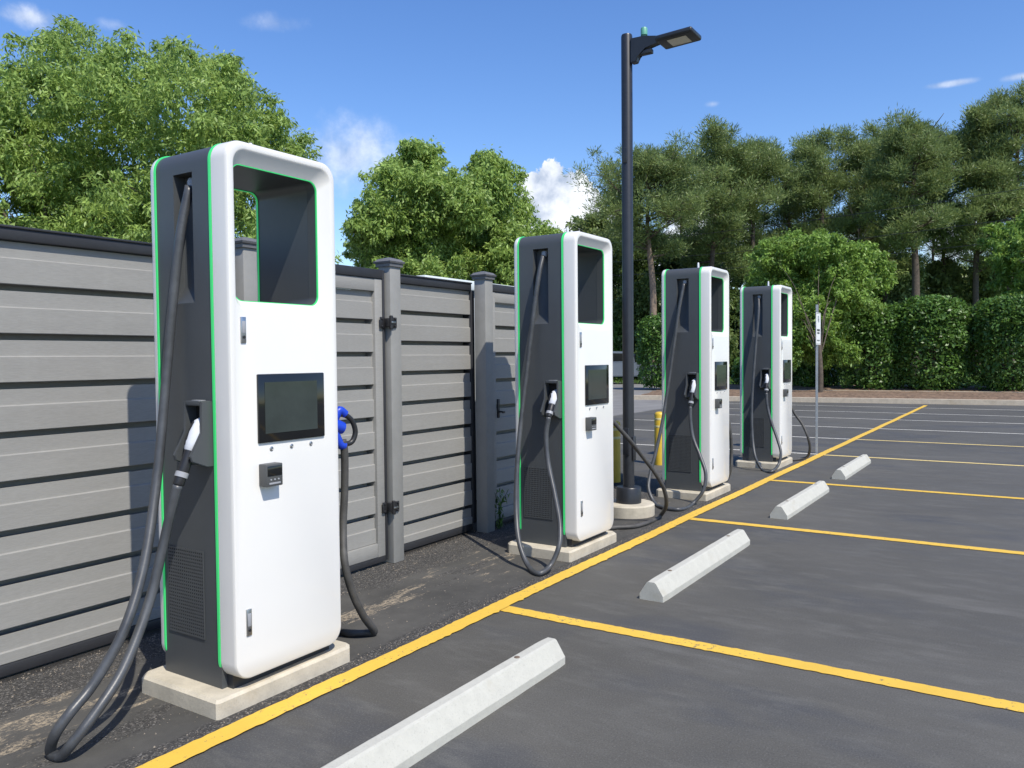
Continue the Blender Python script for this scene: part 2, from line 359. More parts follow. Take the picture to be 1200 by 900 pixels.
# ---------------------------------------------------------------- ground and markings
def sheet(name, x0, x1, y0, y1, z, m, nx=1, ny=1):
    bm = B(); bmesh.ops.create_grid(bm, x_segments=nx, y_segments=ny, size=.5)
    for v in bm.verts: v.co = Vector((x0+(v.co.x+.5)*(x1-x0), y0+(v.co.y+.5)*(y1-y0), z))
    o = obj(name, bm, m, None, None); return tag(o, kind='structure')
tag(sheet('ground', -60, 600, -300, 400, -.012, LAWN), kind='structure')
sheet('parking_lot', -30, 60, -30, 40, 0, ASPHALT)
def ragged(name, p0, p1, w, z, m, amp=.004, seed=1, drips=0):
    r = random.Random(seed); p0 = Vector(p0); p1 = Vector(p1); d = (p1-p0); Ln = d.length; d /= Ln; s = Vector((-d.y, d.x)); bm = B(); n = max(8, int(Ln/.025)) if Ln < 12 else int(Ln/.03)
    a = []; b = []
    for k in range(n+1):
        t = p0+d*Ln*k/n; wob = .004*math.sin(k*.07+seed)
        e1 = w/2+r.uniform(-amp, amp)+wob; e2 = w/2+r.uniform(-amp, amp)-wob
        if drips and r.random() < drips: e2 += r.uniform(.006, .02)
        a.append(bm.verts.new((*(t+s*e1), z))); b.append(bm.verts.new((*(t-s*e2), z)))
    for k in range(n): bm.faces.new((b[k], b[k+1], a[k+1], a[k]))
    return tag(obj(name, bm, m, None, None), kind='structure')
ragged('parking_line', (-3, 2.615), (25.3, 2.60), .102, .008, YELLOW, seed=3, drips=.03)
for i, x in enumerate((3.84, 6.85, 9.44, 12.2, 14.7, 17.03, 19.5, 21.75, 24.1)):
    ragged('parking_line', (x, 2.58), (x+.03, -3.3), .10 if i < 3 else .095, .004, YELLOW if i < 3 else (CREAM if i < 5 else WHITEP), seed=10+i)
for i, x in enumerate((.9,)):
    ragged('parking_line', (x, 2.58), (x+.03, -3.3), .10, .004, YELLOW, seed=30+i)
for i, x in enumerate((12.25, 14.7, 17.03, 19.5, 21.75, 24.1)):
    ragged('parking_line', (x, 2.66), (x-.02, 8.0), .09, .004, WHITEP, seed=50+i)

# far kerbs, planting strip
def kerb(p0, p1, w=.30, h=.14):
    p0 = Vector(p0); p1 = Vector(p1); d = (p1-p0).normalized(); s = Vector((-d.y, d.x)); bm = B(); n = 14
    prof = [(-.3-w/2, 0.006), (-.04-w/2, .012), (-.04-w/2+.03, h-.02), (-w/2+.03, h), (w/2, h), (w/2, 0)]
    prev = None
    for k in range(n+1):
        t = p0+(p1-p0)*k/n; cur = [bm.verts.new((*(t-s*q), z)) for q, z in prof]
        if prev:
            for j in range(len(prof)-1): bm.faces.new((prev[j], prev[j+1], cur[j+1], cur[j]))
        prev = cur
    return tag(obj('kerb', bm, KERBC, None, 30), kind='structure')
# near kerb, running across the end of the lot
kerb((25.2, 11.5), (28.2, -14))
kerb((31.0, 12.0), (33.4, -14), .25, .14)
def strip(name, pts, z, m, dens=0, amp=.03, rows=40):
    (x0, y0), (x1, y1), (x2, y2), (x3, y3) = pts; bm = B(); r = random.Random(5); G_ = []
    nx = 24
    for i in range(nx+1):
        row = []
        for j in range(rows+1):
            u = i/nx; v = j/rows
            a = Vector((x0, y0)).lerp(Vector((x3, y3)), v); b = Vector((x1, y1)).lerp(Vector((x2, y2)), v); p = a.lerp(b, u)
            row.append(bm.verts.new((p.x, p.y, z+math.sin(math.pi*u)*.10+r.uniform(-amp, amp)*(0 < i < nx))))
        G_.append(row)
    for i in range(nx):
        for j in range(rows): bm.faces.new((G_[i][j], G_[i+1][j], G_[i+1][j+1], G_[i][j+1]))
    return tag(obj(name, bm, m, None, True), kind='structure')
strip('mulch_bed', [(25.4, 11.5), (30.8, 11.9), (33.2, -14), (28.4, -14)], .10, MULCH)
strip('planting_ground', [(31.2, 12), (37.0, 12), (38.5, -14), (33.6, -14)], .10, MULCH, rows=60)
strip('grass_verge', [(37.1, 15), (60.2, 30), (60, -14), (38.6, -14)], .06, LAWN, amp=.05)

# wheel stops
def wheel_stop(x0, x1, y, seed, label, dy=0):
    bm = B(); r = random.Random(seed); w = .078
    prof = [(-w, 0), (-w, .035), (-.030, .108), (-.020, .114), (.020, .114), (.030, .108), (w, .035), (w, 0)]
    n = 26; prev = None; Ln = x1-x0
    for k in range(n+1):
        t = -Ln/2+Ln*k/n; e = min(k, n-k); sc_ = 1 if e > 0 else .96
        cur = [bm.verts.new((t, yy*sc_+r.uniform(-.0005, .0005), zz*(1 if e else .97)+(r.uniform(-.0005, .0005) if zz else 0))) for yy, zz in prof]
        if prev: bridge(bm, prev, cur)
        else: bm.faces.new(cur[::-1])
        prev = cur
    bm.faces.new(prev)
    root = thing('wheel_stop', label, 'wheel stop', ((x0+x1)/2, y, 0), dy, 'concrete wheel stops at the head of the parking bays')
    o = obj('concrete_bar', bm, STOPC, root, 14)
    for s in (-.33, .33):
        b2 = B(); lathe(b2, (s*Ln, 0, 0), [(.013, .1125), (.013, .1165), (.009, .1175), (.004, .1172)], 12); obj('anchor_pin', b2, mat_pin, root)
    return root
mat_pin = mat('rusty_pin', (.16, .12, .09), .8, noise=.3)
wheel_stop(1.50, 3.29, 1.93, 1, 'nearest concrete wheel stop cut off by the bottom edge of the photo')
wheel_stop(4.42, 6.14, 1.905, 2, 'second wheel stop between the first and second yellow bay lines')
wheel_stop(7.24, 8.96, 1.905, 3, 'third wheel stop crossing just beyond the second bay line', 0)
wheel_stop(9.90, 11.62, 1.92, 4, 'farthest and smallest wheel stop near the sign post', 0)

# ---------------------------------------------------------------- concrete pads and chargers
W_, YF, YB, HT = .6035, 2.74, 3.262, 2.352
PX = [2.116, 5.046, 7.854, 10.485]
PADN = ['nearest', 'second', 'third', 'farthest']
def make_pad():
    bm = B(); x0, x1, y0, y1, h = -.088, W_+.088, .008, .56, .077
    c = .035
    poly = [(x0+c*.3, y0), (x1-c, y0), (x1, y0+c), (x1, y1-c), (x1-c, y1), (x0+c, y1), (x0, y1-c), (x0, y0+c*.3)]
    A = [bm.verts.new((*p, -.02)) for p in poly]; A2 = [bm.verts.new((*p, h-.012)) for p in poly]
    cx, cy = (x0+x1)/2, (y0+y1)/2
    A3 = [bm.verts.new((cx+(p[0]-cx)*(1-.012/.39), cy+(p[1]-cy)*(1-.012/.27), h)) for p in poly]
    bridge(bm, A, A2); bridge(bm, A2, A3); bm.faces.new(A3)
    return obj('concrete_pad', bm, PADC, None, 30)
pad0 = make_pad()
for i, x in enumerate(PX):
    o = pad0 if i == 0 else pad0.copy()
    if i: C.objects.link(o)
    o.location = (x, YF, 0)
    tag(o, ['chipped concrete pad under the nearest charger, largest of the four', 'concrete pad under the second charger, with a cable loop hanging over it', 'concrete pad under the third charger, beyond the lamp pole',
            'smallest, farthest concrete pad under the charger beside the sign post'][i], 'concrete pad', 'concrete pads under the chargers')

OPEN_O = (.036, 1.655, .570, 2.316, .062); OPEN_I = (.050, 1.695, .520, 2.262, .045); OPEN_R = (.072, 1.680, .562, 2.272, .045)
def shell_mesh(front):
    """white moulded frame plate: rounded outline, chamfered window opening"""
    s = 1 if front else -1; D = YB-YF
    yo = 0 if front else D; yi = .100 if front else D-.036; yr = .034 if front else D-.022
    n = 10; bm = B()
    o = (0, .117, W_, HT, .080)
    def oo(ins, y): return ring(bm, rrect(o[0]+ins, o[1]+ins, o[2]-ins, o[3]-ins, o[4]-ins*.8, n), y)
    def ww(q, ins, y): return ring(bm, rrect(q[0]+ins, q[1]+ins, q[2]-ins, q[3]-ins, max(.005, q[4]-ins), n), y)
    back = oo(.004, yi); r0 = oo(0, yi-s*.004); r1 = oo(.001, yo+s*.016); r2 = oo(.003, yo+s*.008); r3 = oo(.006, yo+s*.003); r4 = oo(.012, yo)
    for a, b in ((back, r0), (r0, r1), (r1, r2), (r2, r3), (r3, r4)): bridge(bm, a, b)
    qo = OPEN_O if front else (.028, 1.655, .574, 2.306, .062); w0 = ww(qo, -.006, yo); w1 = ww(qo, -.001, yo+s*.0015); w2 = ww(qo, .004, yo+s*.006)
    qi = OPEN_I if front else OPEN_R; w3 = ring(bm, rrect(*qi, n), yr); w4 = ww(qi, -.008, yi)
    for a, b in ((w0, w1), (w1, w2), (w2, w3)): bridge(bm, a, b)
    if not front: pass
    bridge(bm, w3, w4)
    for A_, B_ in ((r4, w0), (back, w4)):
        es = []
        for lp in (A_, B_):
            for k in range(len(lp)):
                e = bm.edges.get((lp[k], lp[(k+1) % len(lp)]))
                if e: es.append(e)
        bmesh.ops.triangle_fill(bm, use_beauty=True, edges=es)
    return bm
def strip_mesh(y0, y1, q, out, n=10, wd=.004):
    """thin light strip following an outline"""
    bm = B(); a = ring(bm, rrect(*q, n), y0); b = ring(bm, rrect(*q, n), y1); q2 = (q[0]+out*wd, q[1]+out*wd, q[2]-out*wd, q[3]-out*wd, q[4])
    c = ring(bm, rrect(*q2, n), y1); d = ring(bm, rrect(*q2, n), y0)
    bridge(bm, a, b); bridge(bm, b, c); bridge(bm, c, d); bridge(bm, d, a); return bm
def body_outline(ins):
    x0, z0, x1, z1, r = .0+ins, .074, W_-ins, HT-ins, .080-ins
    pts = [(x0, z0), (x1, z0)]
    for cx, cz, a0 in ((x1-r, z1-r, 0), (x0+r, z1-r, 90)):
        for k in range(11):
            a = R(a0+9*k); pts.append((cx+r*math.cos(a), cz+r*math.sin(a)))
    return pts
def charger_proto():
    D = YB-YF
    root = thing('ev_charger', '', 'charger', (PX[0], YF, 0), 0, 'white and charcoal charging stations standing in a row')
    # body: outer skin with the window tunnel
    bm = B(); po = body_outline(.004); ya, yb = .098, D-.034
    A_ = ring(bm, po, ya); B_ = ring(bm, po, yb)
    n = 10; q = OPEN_I; q = (.072,)+OPEN_I[1:]; ta = ring(bm, rrect(*q, n), ya); tb = ring(bm, rrect(*OPEN_R, n), yb)
    bridge(bm, A_, B_); bridge(bm, ta, tb)
    for u, v in ((A_, ta), (B_, tb)):
        es = [bm.edges.get((lp[k], lp[(k+1) % len(lp)])) for lp in (u, v) for k in range(len(lp))]
        bmesh.ops.triangle_fill(bm, use_beauty=True, edges=[e for e in es if e])
    body = obj('body', bm, DARK, root, 30)
    # cable recesses on both sides: deep at the top, running out flush at the bottom
    for sx in (0, 1):
        c = B(); X = (lambda v: v) if sx == 0 else (lambda v: W_-v)
        z0, z1 = 1.694, 2.240; d0, d1 = (.050, .062) if sx == 0 else (.026, .033)
        extrude_poly(c, [(X(-.05), z0), (X(.0045), z0), (X(d0), z0+.075), (X(d1), z1), (X(-.05), z1)], 'Y', .226, .354)
        boolean(body, c)
    body.data.set_sharp_from_angle(angle=R(30)) if hasattr(body.data, 'set_sharp_from_angle') else None
    # step under the front shell, as seen below the curved corner
    bm = B(); box(bm, (.03, .060, .0745), (W_-.03, .0975, .15)); obj('plinth', bm, DARKIN, root)
    fs = obj('front_shell', shell_mesh(True), WHITE, root, 28); rs = obj('rear_shell', shell_mesh(False), WHITE, root, 28)
    for y0, y1, q, out in ((.1005, .1135, (-.0015, .1155, W_+.0015, HT+.0015, .082), 1), (D-.0455, D-.0365, (-.0015, .1155, W_+.0015, HT+.0015, .082), 1)):
        obj('light_strip', strip_mesh(y0, y1, q, out, wd=.006), GREEN, root, 30)
    for y0, y1 in ((.0348, .043), (D-.0335, D-.0235)):
        q = OPEN_I if y0 < .2 else OPEN_R; obj('light_strip', strip_mesh(y0, y1, (q[0]+.0035, q[1]+.0035, q[2]-.0035, q[3]-.0035, q[4]-.002), -1, wd=.0065), GREEN, root, 30)
    for y0, y1 in ((.0435, .0975), (D-.0365, D-.0340)):
        q = OPEN_I if y0 < .2 else OPEN_R; obj('window_liner', strip_mesh(y0, y1, (q[0]+.001, q[1]+.001, q[2]-.001, q[3]-.001, q[4]), -1, wd=.003), DARK, root, 30)
    # screen
    bm = B(); box(bm, (.131, -.010, 1.099), (.505, .004, 1.391), .005); scn = obj('screen', bm, BLACKG, root)
    bm = B(); box(bm, (.164, -.0118, 1.138), (.458, -.0095, 1.356)); obj('display_panel', bm, LCD, scn)
    for x, z in ((.202, 1.0715), (.313, 1.0720), (.425, 1.0725)):
        bm = B(); lathe(bm, (x, 0, z), [(.0095, .002), (.0095, -.003), (.0065, -.0045), (.0055, -.0025), (.003, -.003)], 16, 'Y'); obj('button', bm, STEEL, root)
    # payment reader
    bm = B(); box(bm, (.134, -.047, .917), (.222, .003, 1.012), .004); pr = obj('card_reader', bm, mat_reader, root)
    bm = B(); box(bm, (.140, -.0495, .962), (.216, -.0465, 1.004), .001); obj('reader_display', bm, BLACKG, pr)
    bm = B(); box(bm, (.148, -.0492, .926), (.208, -.0466, .934), .001)
    for k in range(3): lathe(bm, (.158+.02*k, 0, .946), [(.004, -.0465), (.004, -.0490), (.002, -.0495)], 10, 'Y')
    obj('card_slot', bm, GREYP, pr)
    # door locks
    for z0, z1 in ((1.521, 1.629), (.303, .415)):
        bm = B(); box(bm, (.053, -.006, z0), (.080, .003, z1), .003); lk = obj('door_lock', bm, STEEL, root)
        bm = B(); box(bm, (.058, -.0078, z0+.040), (.075, -.0055, z1-.018), .001); obj('lock_cover', bm, GREYP, lk)
        bm = B(); lathe(bm, (.0665, 0, z0+.024), [(.0065, -.0055), (.0065, -.0095), (.003, -.0098)], 12, 'Y'); obj('keyhole', bm, PLASTIC, lk)
    # vents, holsters, plugs on both sides
    for sx in (0, 1):
        X = (lambda v: v) if sx == 0 else (lambda v: W_-v)
        def bx(bm, x0, y0, z0, x1, y1, z1, bev=0.):
            a, b = sorted((X(x0), X(x1))); return box(bm, (a, y0, z0), (b, y1, z1), bev)
        bm = B(); bx(bm, .0025, .202, .268, .006, .444, .636)
        vg = obj('vent_grille', bm, mat_cav, root)
        bm = B()
        for k in range(26):
            z = .268+k*.0147; bx(bm, -.0008, .202, z, .0032, .444, z+.0070)
        for k in range(19):
            y = .202+k*.01333; bx(bm, -.0010, y-.001, .268, .0030, y+.0045, .644)
        obj('vent_bars', bm, DARK, vg)
        # holster: side walls grow outward towards the bottom
        side = [(X(.004), 1.282), (X(-.052), 1.282), (X(-.055), 1.155), (X(-.108), 1.062), (X(-.100), 1.040), (X(-.03), 1.012), (X(.004), 1.010)]
        hb = B()
        for y0, y1 in ((.1185, .132), (.224, .238)): extrude_poly(hb, side, 'Y', y0, y1)
        bx(hb, .004, .1335, 1.264, -.053, .2225, 1.284, .003)
        extrude_poly(hb, [(X(.0035), 1.014), (X(.0035), 1.13), (X(-.030), 1.075), (X(-.072), 1.040), (X(-.03), 1.016)], 'Y', .1325, .2235)
        bmesh.ops.bevel(hb, geom=[e for e in hb.edges if e.calc_length() > .02], offset=.0025, segments=2, affect='EDGES')
        hol = obj('holster', hb, DARK, root)
        bm = B(); bx(bm, .0005, .134, 1.125, -.002, .222, 1.262); obj('holster_cavity', bm, mat_cav, hol)
        bm = B(); bx(bm, -.012, .145, 1.2842, -.036, .205, 1.2868, .0005); obj('holster_plate', bm, GREYP, hol)
        # cable outlet in the recess
        bm = B(); c = Vector((X(.052 if sx == 0 else .026), .280, 2.215)); tube(bm, [c, c+Vector((X(-.006)-X(0), 0, -.012))*1.0, c+Vector((X(-.012)-X(0), 0, -.03))], [.024, .024, .017], 14); obj('cable_gland', bm, GREYP, root)
    return root
mat_reader = mat('dark_grey_reader_plastic', (.075, .078, .078), .5)
mat_cav = mat('black_cavity', (.004, .004, .005), .7)
proto = charger_proto()
def antenna(root):
    bm = B(); lathe(bm, (.32, .24, HT-.006), [(.022, 0), (.022, .008), (.012, .014), (.010, .075), (.006, .082)], 14); obj('antenna', bm, WHITEPL, root)
CH_LABELS = ['nearest and largest charger, with its window framing trees and a fence post', 'second charger standing just left of the black lamp pole',
             'third charger from the front, just right of the lamp pole', 'farthest charger, beside the sign post']
chargers = []
for i, x in enumerate(PX):
    if i == 0: r = proto
    else:
        r = proto.copy(); C.objects.link(r)
        for ch in list(proto.children):
            c = ch.copy(); C.objects.link(c); c.parent = r
            for g in ch.children:
                d = g.copy(); C.objects.link(d); d.parent = c
    r.location = (x, YF, 0); r['label'] = CH_LABELS[i]; chargers.append(r)
for r in chargers: antenna(r)

CAB = {'c1L': [(1.985, 2.908, 0.952), (1.965, 2.934, 0.838), (1.93, 2.945, 0.688), (1.87, 2.946, 0.495), (1.73, 2.907, 0.275), (1.62, 2.889, 0.169), (1.535, 2.899, 0.083), (1.513, 2.959, 0.02), (1.51, 3.012, 0.02), (1.5, 2.965, 0.099), (1.54, 2.944, 0.164), (1.63, 2.949, 0.235), (1.75, 2.934, 0.409), (1.87, 2.981, 0.627), (1.99, 3.06, 0.965), (2.06, 3.084, 1.389), (2.085, 3.061, 1.713), (2.11, 3.034, 2.0), (2.15, 3.044, 2.18)], 'c1R': [(2.94, 2.92, 0.968), (2.94, 2.93, 0.807), (2.926, 2.932, 0.592), (2.887, 2.885, 0.433), (2.929, 2.876, 0.273), (3.0, 2.871, 0.137), (3.1, 2.895, 0.02), (3.076, 2.934, 0.02), (3.024, 2.993, 0.02), (3.037, 3.099, 0.02), (3.0, 3.12, 0.06), (2.95, 3.12, 0.2), (2.85, 3.1, 0.4)], 'c2L': [(4.925, 2.897, 1.032), (4.915, 2.914, 0.899), (4.89, 2.887, 0.721), (4.83, 2.798, 0.495), (4.77, 2.725, 0.305), (4.7, 2.693, 0.176), (4.63, 2.72, 0.054), (4.534, 2.749, 0.02), (4.62, 2.889, 0.033), (4.68, 2.995, 0.155), (4.78, 3.085, 0.356), (4.86, 3.126, 0.648), (4.94, 3.137, 1.011), (4.98, 3.107, 1.383), (5.0, 3.064, 1.754), (5.03, 3.029, 2.062), (5.07, 3.03, 2.189)], 'c2R': [(5.861, 2.875, 0.958), (5.974, 2.861, 0.88), (6.069, 2.807, 0.77), (6.262, 2.771, 0.61), (6.4, 2.708, 0.445), (6.5, 2.68, 0.309), (6.6, 2.698, 0.166), (6.769, 2.824, 0.02), (6.436, 2.795, 0.02), (6.208, 2.836, 0.02), (6.105, 2.944, 0.02), (6.0, 3.02, 0.02), (5.9, 3.1, 0.1), (5.85, 3.05, 0.4)], 'c3L': [(7.735, 2.904, 0.949), (7.72, 2.899, 0.83), (7.69, 2.862, 0.646), (7.64, 2.765, 0.453), (7.59, 2.695, 0.295), (7.54, 2.703, 0.143), (7.479, 2.784, 0.02), (7.119, 2.791, 0.02), (7.131, 2.94, 0.02), (7.376, 3.148, 0.02), (7.42, 3.221, 0.134), (7.5, 3.237, 0.277), (7.6, 3.215, 0.5), (7.7, 3.181, 0.822), (7.77, 3.144, 1.212), (7.81, 3.094, 1.646), (7.84, 3.05, 1.993), (7.88, 3.029, 2.15)], 'c3R': [(8.67, 2.856, 0.815), (8.69, 2.83, 0.748), (8.699, 2.806, 0.581), (8.706, 2.798, 0.39), (8.67, 2.8, 0.2), (8.69, 2.87, 0.06), (8.66, 2.98, 0.02), (8.6, 3.03, 0.06), (8.57, 3.0, 0.25)], 'c4L': [(10.37, 2.884, 0.978), (10.36, 2.87, 0.815), (10.33, 2.808, 0.602), (10.28, 2.72, 0.394), (10.22, 2.662, 0.231), (10.15, 2.675, 0.089), (9.994, 2.726, 0.02), (10.168, 2.88, 0.02), (10.15, 2.95, 0.147), (10.24, 3.019, 0.383), (10.32, 3.054, 0.758), (10.39, 3.053, 1.194), (10.42, 3.029, 1.633), (10.46, 3.008, 2.017), (10.5, 3.009, 2.129)], 'c4R': [(11.342, 2.841, 0.798), (11.383, 2.783, 0.656), (11.352, 2.672, 0.51), (11.33, 2.589, 0.329), (11.4, 2.582, 0.16), (11.44, 2.63, 0.05), (11.4, 2.73, 0.02), (11.3, 2.78, 0.02), (11.2, 2.88, 0.02), (11.25, 2.98, 0.1), (11.22, 3.0, 0.3)]}
def sub(p, r): return Vector(p)-Vector(r.location)
def ccs(root, pts, thick, dusty=False, side=-1):
    """pistol connector in the left hand holster and its cable"""
    P = [sub(p, root) for p in pts]
    e = P[0]                                         # end of the collar
    top = Vector((-.040, .158, 1.172)); d = (top-e).normalized(); Ln = (top-e).length
    for p in (P[1],): pass
    a = e+d*Ln*.16; b = e+d*Ln*.60; t_ = top+d*.02
    bm = B(); tube(bm, [b-d*.008, b, b+d*.03, b+d*.07, t_, t_+d*.02+Vector((.02, 0, .0))], [.021, .026, .031, .031, .026, .016], 16)
    cn = obj('connector', bm, WHITEPL, root)
    bm = B(); tube(bm, [b+d*.015, b+d*.04, t_-d*.0], [.0275, .0318, .0268], 16)
    for v in bm.verts: v.co += Vector((0, .008, 0))
    obj('connector_trigger', bm, PLASTIC, cn)
    bm = B(); tube(bm, [a, a+d*.02, a+(b-a)*.6, b], [.020, .024, .022, .024], 16); obj('connector_grip', bm, PLASTIC, cn)
    bm = B(); tube(bm, [a-d*.012, a-d*.010, a+d*.010, a+d*.012], [.020, .0265, .0265, .022], 18); obj('connector_collar', bm, GREYP, cn)
    bm = B(); tube(bm, [e-d*.005, e, a-d*.01], [thick+.001, thick+.003, thick+.003], 14); obj('strain_relief', bm, PLASTIC, cn)
    P = [e-d*.004]+P[1:-1]+[Vector((.034, .285, 2.190))]
    pl = spline(P, 8)
    bm = B(); tube(bm, pl, thick, 14); obj('charging_cable', bm, DUSTY if dusty else RUBBER, root, True)
def chademo(root, pts, thick, shown=True):
    P = [sub(p, root) for p in pts]; e = P[0]
    bm = B()
    # blue body in a ring form with black loop handle, its nose in the right hand holster
    nose = Vector((W_+.03, .21, 1.165)); c = Vector((W_+.195, .172, 1.105))
    tube(bm, [nose, nose.lerp(c, .3), nose.lerp(c, .75), c], [.028, .034, .036, .030], 18); cn = obj('connector', bm, BLUEP, root)
    bm = B(); up_ = Vector((0, -.03, 1)).normalized(); ax = (c-nose).normalized()
    hp = [c+up_*.062-ax*.03, c+up_*.070+ax*.01, c+up_*.055+ax*.055, c+up_*.0+ax*.078, c-up_*.055+ax*.055, c-up_*.075+ax*.01, c-up_*.06-ax*.03]
    tube(bm, spline(hp, 5), .0135, 12); obj('connector_handle', bm, PLASTIC, cn)
    bm = B(); tube(bm, spline([c+up_*.02-ax*.055, c+up_*.05-ax*.04, c+up_*.085-ax*.02, c+up_*.075+ax*.015], 4), .021, 12); tube(bm, spline([c-up_*.02-ax*.055, c-up_*.05-ax*.04, c-up_*.085-ax*.015, c-up_*.085+ax*.012], 4), .023, 12); obj('connector_guard', bm, BLUEP, cn)
    P = [c-up_*.06, c-up_*.10+ax*.01]+P[1:]
    bm = B(); tube(bm, spline(P, 8), thick, 14); obj('charging_cable', bm, DUSTY, root, True)
tw = [.0195, .0175, .0175, .0175]
for i, r in enumerate(chargers):
    ccs(r, CAB['c%dL' % (i+1)], tw[i]); chademo(r, CAB['c%dR' % (i+1)], .018 if i else .0195)

# ---------------------------------------------------------------- fence
def slat_rows(bm, x0, x1, zb, zt, y, mod=.2262, top0=None):
    """composite boards: recessed upper lip, thicker lower face, open shadow gap"""
    z = zt; rows = []
    while z > zb+.03:
        lo = max(zb, z-mod+.031); hi = z
        step = hi-.075 if hi-lo > .12 else hi-.012
        prof = [(y+.034, hi), (y+.011, hi), (y+.011, step+.002), (y+.002, step), (y, step-.003), (y, lo+.003), (y+.002, lo), (y+.034, lo)]
        r_ = rnd.uniform(-.0010, .0010)
        extrude_poly(bm, [(a+r_, b) for a, b in prof], 'X', x0, x1)
        z -= mod
    box(bm, (x0, y+.075, zb), (x1, y+.085, zt))          # backing boards that close the gaps
    return bm
fence = thing('slatted_fence', 'grey composite board fence with posts and black top rail behind the chargers', 'fence', (0, 3.9, 0))
def fobj(name, bm, m, par=None): return obj(name, bm, m, par or fence)
FY = 0.0
def panel(x0, x1, zt=2.005, y=.05):
    bm = B(); slat_rows(bm, x0, x1, .066, zt, y); obj('slat_panel', bm, SLAT, fence, None)
    for q, e in ((x0-.022, x0-.001), (x1+.001, x1+.045)):
        bm = B(); box(bm, (q, y-.012, .066), (e, y+.10, zt+.0035), .003); fobj('end_channel', bm, RAIL)
    bm = B(); box(bm, (x0, y-.018, zt+.004), (x1, y+.052, zt+.062), .006); box(bm, (x0, y-.026, zt+.058), (x1, y+.06, zt+.070), .004); fobj('top_rail', bm, RAIL)
    bm = B(); box(bm, (x0, y-.004, .012), (x1, y+.046, .064), .004); fobj('bottom_rail', bm, RAIL)
def post(x, y=-.035, h=2.105, lab=None):
    bm = B(); w = .056; box(bm, (x-w, y-w, 0), (x+w, y+w, h), .006); p = fobj('post', bm, POSTM)
    bm = B()
    for zz, ww in ((h+.001, w+.004),): pass
    prof = [(w+.012, h-.006), (w+.012, h+.014), (w+.020, h+.018), (w+.024, h+.030), (w+.014, h+.036), (w+.004, h+.048), (.012, h+.062)]
    prev = None
    for hw, z in prof:
        cur = [bm.verts.new((x+sx*hw, y+sy*hw, z)) for sx, sy in ((-1, -1), (1, -1), (1, 1), (-1, 1))]
        if prev: bridge(bm, prev, cur)
        else: bm.faces.new(cur[::-1])
        prev = cur
    bm.faces.new(prev); obj('post_cap', bm, CAPM, p, 30)
panel(-3.18, .58); panel(.745, 3.035)
post(-3.26, 0); post(.665, .10); post(3.115, -.02)
panel(4.42, 5.44); post(4.342, -.044); post(5.495, -.050)
post(7.62, 0)
# enclosure side running away from the lot
def side_fence(x, y0, y1):
    bm = B(); slat_rows(bm, y0, y1, .066, 2.005, 0)
    for v in bm.verts: v.co = Vector((x+.02-v.co.y, v.co.x, v.co.z))
    fobj('slat_panel', bm, SLAT); bm = B(); box(bm, (x-.03, y0, 2.009), (x+.035, y1, 2.07), .005); fobj('top_rail', bm, RAIL)
side_fence(7.62, .065, 4.2); post(7.62, 4.26)
def gate(x0, x1, label, hinge_x, hinges, handle_x=None):
    g = thing('gate', label, 'gate', (x0, 3.835, 0), 0, 'slatted gates in the grey fence'); W = x1-x0
    st = .085
    bm = B(); slat_rows(bm, st, W-st, .16, 1.92, .032, .2262)
    obj('slat_panel', bm, SLAT, g, None)
    bm = B(); box(bm, (0.01, .012, .062), (st, .125, 2.008), .003); box(bm, (W-st, .012, .062), (W-.01, .125, 2.008), .003)
    box(bm, (st, .014, 1.921), (W-st, .050, 2.006), .003); box(bm, (st, .014, .064), (W-st, .050, .159), .003); obj('gate_stile_frame', bm, SLAT, g)
    bm = B(); box(bm, (-.012, .02, .03), (.0095, .075, 2.07), .003); box(bm, (W-.0095, .005, .03), (W+.010, .075, 2.07), .003); box(bm, (.0095, .004, 2.010), (W-.0095, .06, 2.072), .004); box(bm, (.0095, .010, .022), (W-.0095, .055, .061), .003); obj('metal_frame', bm, RAIL, g)
    for z in hinges:
        bm = B(); s = 1 if hinge_x > W/2 else -1
        box(bm, (hinge_x-.052, -.006, z-.038), (hinge_x-.004, .0, z+.038), .003); box(bm, (hinge_x+.024, -.044, z-.036), (hinge_x+.080, -.0385, z+.036), .003)
        box(bm, (hinge_x-.008, -.046, z-.030), (hinge_x+.026, .0, z+.030), .003)
        lathe(bm, (hinge_x+.010, -.052, z), [(.010, -.048), (.014, -.044), (.014, .044), (.010, .048)], 12)
        for q in (-.026, .026): lathe(bm, (hinge_x+.060, -.045, z+q), [(.007, 0), (.007, -.006), (.004, -.008)], 8, 'Y')
        for q in (-.026, .026): lathe(bm, (hinge_x-.034, -.005, z+q), [(.007, 0), (.007, -.006), (.004, -.008)], 8, 'Y')
        h = obj('hinge', bm, PLASTIC, g)
        bm = B(); box(bm, (hinge_x-.004, -.072, z-.006), (hinge_x+.040, -.064, z+.006), .002); obj('hinge_bolt', bm, STEEL, h)
    if handle_x is not None:
        bm = B(); box(bm, (handle_x-.012, -.004, .94), (handle_x+.014, .012, 1.10), .003); box(bm, (handle_x-.006, -.04, .985), (handle_x+.006, -.004, 1.0), .002); box(bm, (handle_x-.006, -.048, .98), (handle_x+.03, -.038, .998), .003); obj('handle', bm, PLASTIC, g)
gate(3.19, 4.262, 'slatted gate with two black hinges, right behind the nearest charger', 1.072, (1.705, .405))
gate(5.575, 7.545, 'slatted gate with a latch handle, half hidden behind the second charger', 1.96, (1.705, .405), .105)

